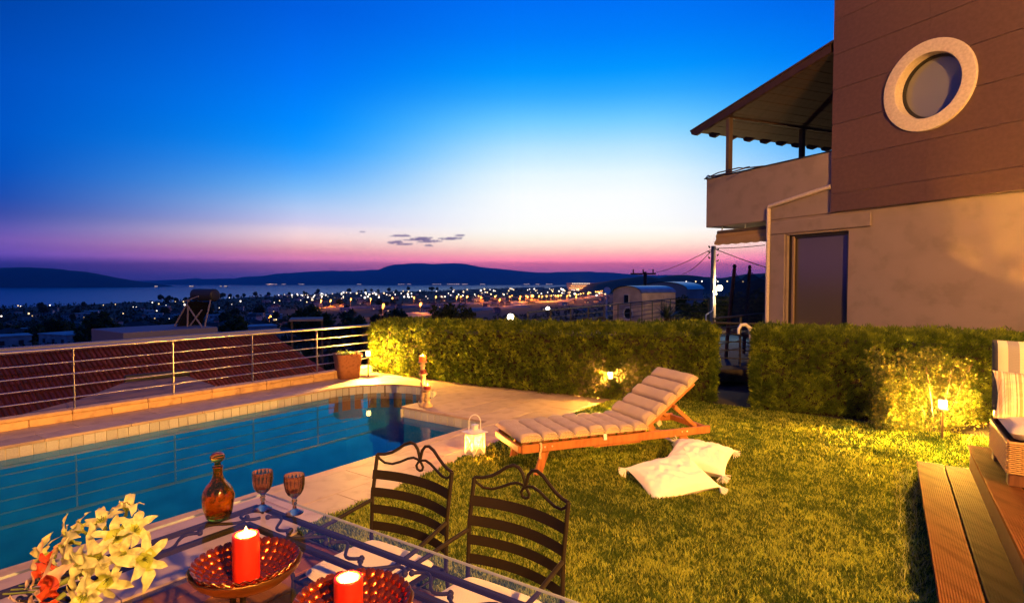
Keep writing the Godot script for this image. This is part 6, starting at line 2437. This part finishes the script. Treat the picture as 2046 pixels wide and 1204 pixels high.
func make_near_roofs() -> void:
	# hipped tile roof, ridge nearly parallel with the railing
	var t := thing("neighbour_house", "house below the railing with a dark red tiled roof", "house", W(0, 0), POOL_TURN)
	var e0 := Vector3(-8, -3.0, -12.4)
	var e1 := Vector3(12.6, -3.0, -12.4)
	var r0 := Vector3(-3, 0.02, -18.6)
	var r1 := Vector3(11.2, 0.02, -18.6)
	var b0 := Vector3(-8, -3.0, -25)
	var b1 := Vector3(14.0, -3.0, -25)
	var mb := MB.new()
	mb.quad(e0, e1, r1, r0, Vector3(0, 1, 1))
	mb.quad(b0, b1, r1, r0, Vector3(0, 1, -1))
	mb.flat(e0, b0, r0, Vector3(-1, 1, 0))
	mb.flat(e1, b1, r1, Vector3(1, 1, 0))
	var rf := part(t, "roof", mb, M.roof_tile)
	# rows of barrel tiles running down the slope
	var tms := [MB.new(), MB.new(), MB.new()]
	rng.seed = 141
	for k in 160:
		var x := -6.0 + k * 0.118
		if x > 12.4: break
		var top := 1.0
		if x > 11.2: top = (12.6 - x) / 1.4
		if x < -3.0: top = (x + 8.0) / 5.0
		var a := Vector3(x, -2.98, -12.4)
		var b := Vector3(x, -2.98 + 3.02 * top, -12.4 - 6.2 * top)
		for i in 17:
			if i / 17.0 > top: break
			var p := a.lerp(b, i / 17.0)
			var q := a.lerp(b, minf(1.0, (i + 1.06) / 17.0))
			tms[rng.randi_range(0, 2)].tube([p + Vector3(rng.randf_range(-0.006, 0.006), 0.02 + rng.randf_range(-0.006, 0.012), 0), q], [0.042, 0.036], 5, false)
	for k in 3:
		part(rf, "barrel_tiles", tms[k], [M.roof_tile, M.roof_tile_b, M.roof_tile_c][k]).set_meta("kind", "stuff")
	mb = MB.new()
	mb.bar(r0, r1 + Vector3(0.4, 0, 0), 0.3, 0.16, 0.03)
	part(rf, "ridge", mb, mat(L(0.3, 0.28, 0.28), 0.8))
	mb = MB.new()
	mb.box(Vector3(3, -5.5, -18.6), Vector3(20.5, 4.6, 12.0))
	part(t, "wall", mb, M.concrete)
	# flat concrete terrace roof in front of it, lit from our side
	t = thing("flat_roof", "brown concrete flat roof with a dark gutter, just below the railing", "building", W(0, 0), POOL_TURN)
	mb = MB.new()
	mb.prism(PackedVector2Array([Vector2(1.9, -9.2), Vector2(3.1, -10.0), Vector2(4.1, -11.1), Vector2(5.0, -10.9), Vector2(4.75, -9.2)]), -5.0, 0.05)
	part(t, "slab", mb, mat(L(0.3, 0.17, 0.11), 0.9, {"tex": T.stain, "bump": T.speck, "bumps": 0.1, "scale": 0.5, "world": true}))
	mb = MB.new()
	mb.bar(Vector3(4.08, 0.09, -11.12), Vector3(5.06, 0.09, -10.94), 0.08, 0.14, 0.02)
	part(t, "gutter", mb, M.dark_frame)
	# white ridge slab and solar water heater behind the roof
	t = thing("rooftop", "pale flat rooftop carrying the solar water heater", "building", W(15, -24), POOL_TURN)
	mb = MB.new()
	mb.box(Vector3(-4.6, -1.42, -1.2), Vector3(3.4, 2.6, 3.0), 0.02)
	part(t, "slab", mb, mat(L(0.2, 0.2, 0.24), 0.8))
	t = thing("solar_water_heater", "solar water heater with a black tank on a lattice stand", "solar heater", Vector3(-12.9, -0.12, -24.4), -0.4)
	mb = MB.new()
	mb.x = Transform3D(Basis(Vector3(0, 0, 1), PI / 2), Vector3(0.35, 1.28, 0))
	mb.lathe([[0.0, -0.62], [0.2, -0.61], [0.25, -0.56], [0.25, 0.56], [0.2, 0.61], [0.0, 0.62]], 20)
	part(t, "tank", mb, M.tank)
	mb = MB.new()
	mb.box(Vector3(-0.25, 0.5, 0.0), Vector3(1.25, 0.06, 1.1), 0.01, Basis(Vector3(0, 0, 1), 0.95))
	part(t, "collector", mb, M.panel)
	for s in [[Vector3(-0.75, 0, 0.55), Vector3(0.05, 1.05, 0.5)], [Vector3(0.9, 0, 0.5), Vector3(0.9, 1.08, 0.2)], [Vector3(0.0, 0, 0.55), Vector3(0.0, 1.1, 0.5)], [Vector3(0.0, 0.9, 0.56), Vector3(0.85, 0.0, 0.56)], [Vector3(0.85, 0.7, 0.56), Vector3(0.15, 0.05, 0.56)], [Vector3(-0.2, 1.02, 0.52), Vector3(0.6, 1.24, 0.5)]]:
		mb = MB.new()
		mb.bar(s[0], s[1], 0.04, 0.04)
		part(t, "strut", mb, mat(L(0.3, 0.26, 0.24), 0.6))
	# small shed roof and low walls beyond
	t = thing("shed", "open shed with a pale flat roof on thin posts beyond the rooftop", "shed", Vector3(-12.5, -6.2, -36.0), 0.3)
	mb = MB.new()
	mb.box(Vector3(0, 5.6, 0), Vector3(1.9, 0.12, 2.2), 0.01)
	part(t, "roof", mb, M.concrete)
	for x in [-0.8, 0.9]:
		mb = MB.new()
		mb.bar(Vector3(x, 0, 0.9), Vector3(x, 5.6, 0.9), 0.1, 0.1)
		part(t, "post", mb, M.post)
	for k in 3:
		t = thing("lower_house", ["pale flat-roofed house below the railing, nearest the planter", "grey box-shaped house below the railing corner", "low white house below, partly behind the red roof"][k], "house", [Vector3(-11.2, -12.5, -42), Vector3(-14.5, -12.5, -49), Vector3(-18.0, -12.5, -50)][k], [0.4, 0.5, 0.3][k])
		mb = MB.new()
		mb.box(Vector3(0, 3.4, 0), Vector3([4.5, 5.0, 4.0][k], 6.8 - k * 0.5, 4.0))
		part(t, "wall", mb, M.far_wall_b)
		mb = MB.new()
		mb.box(Vector3(0, 6.9 - k * 0.5, 0), Vector3([4.9, 5.4, 4.4][k], 0.25, 4.4), 0.02)
		part(t, "roof", mb, M.concrete)
		for i in 3:
			mb = MB.new()
			mb.box(Vector3(-1.3 + i * 1.2, 4.6, 2.02), Vector3(0.6, 1.2, 0.08), 0.01)
			part(t, "window", mb, M.far_dark)


func _ready() -> void:
	make_camera_and_sky()
	make_materials()
	M.dark_stripe = mat(L(0.06, 0.06, 0.08), 0.95, {"tex": T.weave, "scale": 30.0})
	M.grey_stripe = mat(L(0.3, 0.28, 0.3), 0.95, {"tex": T.weave, "scale": 30.0})
	M.thin_stripe = mat(Color(1, 1, 1), 0.95, {"tex": stripe_texture(), "scale": 9.0})
	M.frosted = mat(L(0.9, 0.85, 0.7), 0.6, {"pane": 0.3, "back": L(0.9, 0.85, 0.7)})
	M.petal_blush = mat(L(0.66, 0.48, 0.34), 0.6, {"tex": T.mottle, "scale": 9.0, "back": L(0.6, 0.4, 0.3)})
	M.glow_wax = mat(L(0.75, 0.2, 0.05), 0.4, {"sss": 0.8})  # red wax tinted amber for the glow of its flame
	M.melted = mat(L(0.85, 0.45, 0.16), 0.25, {"sss": 0.5, "coat": 0.4})  # flame glow put into the colour of the candle hollows
	M.lit_shore = mat(L(1, 0.85, 0.7), 0.5, {"emit": Color(1, 0.86, 0.74), "power": 1.8})
	make_land()
	make_haze()
	make_terrace()
	make_villa()
	make_house()
	make_neighbours()
	make_hedges()
	make_lawn()
	make_town()
	make_pot()
	make_steps()
	make_edge_grass()
	make_sofa()
	make_lounger()
	make_pillows()
	make_lantern()
	make_candlesticks()
	make_table()
	make_tableware()


func stripe_texture() -> ImageTexture:
	var im := Image.create(128, 8, false, Image.FORMAT_RGB8)
	rng.seed = 7
	var x := 0
	while x < 128:
		var w := rng.randi_range(2, 6)
		var c: Color = [L(0.8, 0.66, 0.42), L(0.55, 0.33, 0.14), L(0.82, 0.72, 0.52), L(0.36, 0.2, 0.1), L(0.75, 0.6, 0.36)][rng.randi_range(0, 4)]
		for i in w:
			if x + i < 128:
				for y in 8:
					im.set_pixel(x + i, y, c)
		x += w
	return ImageTexture.create_from_image(im)
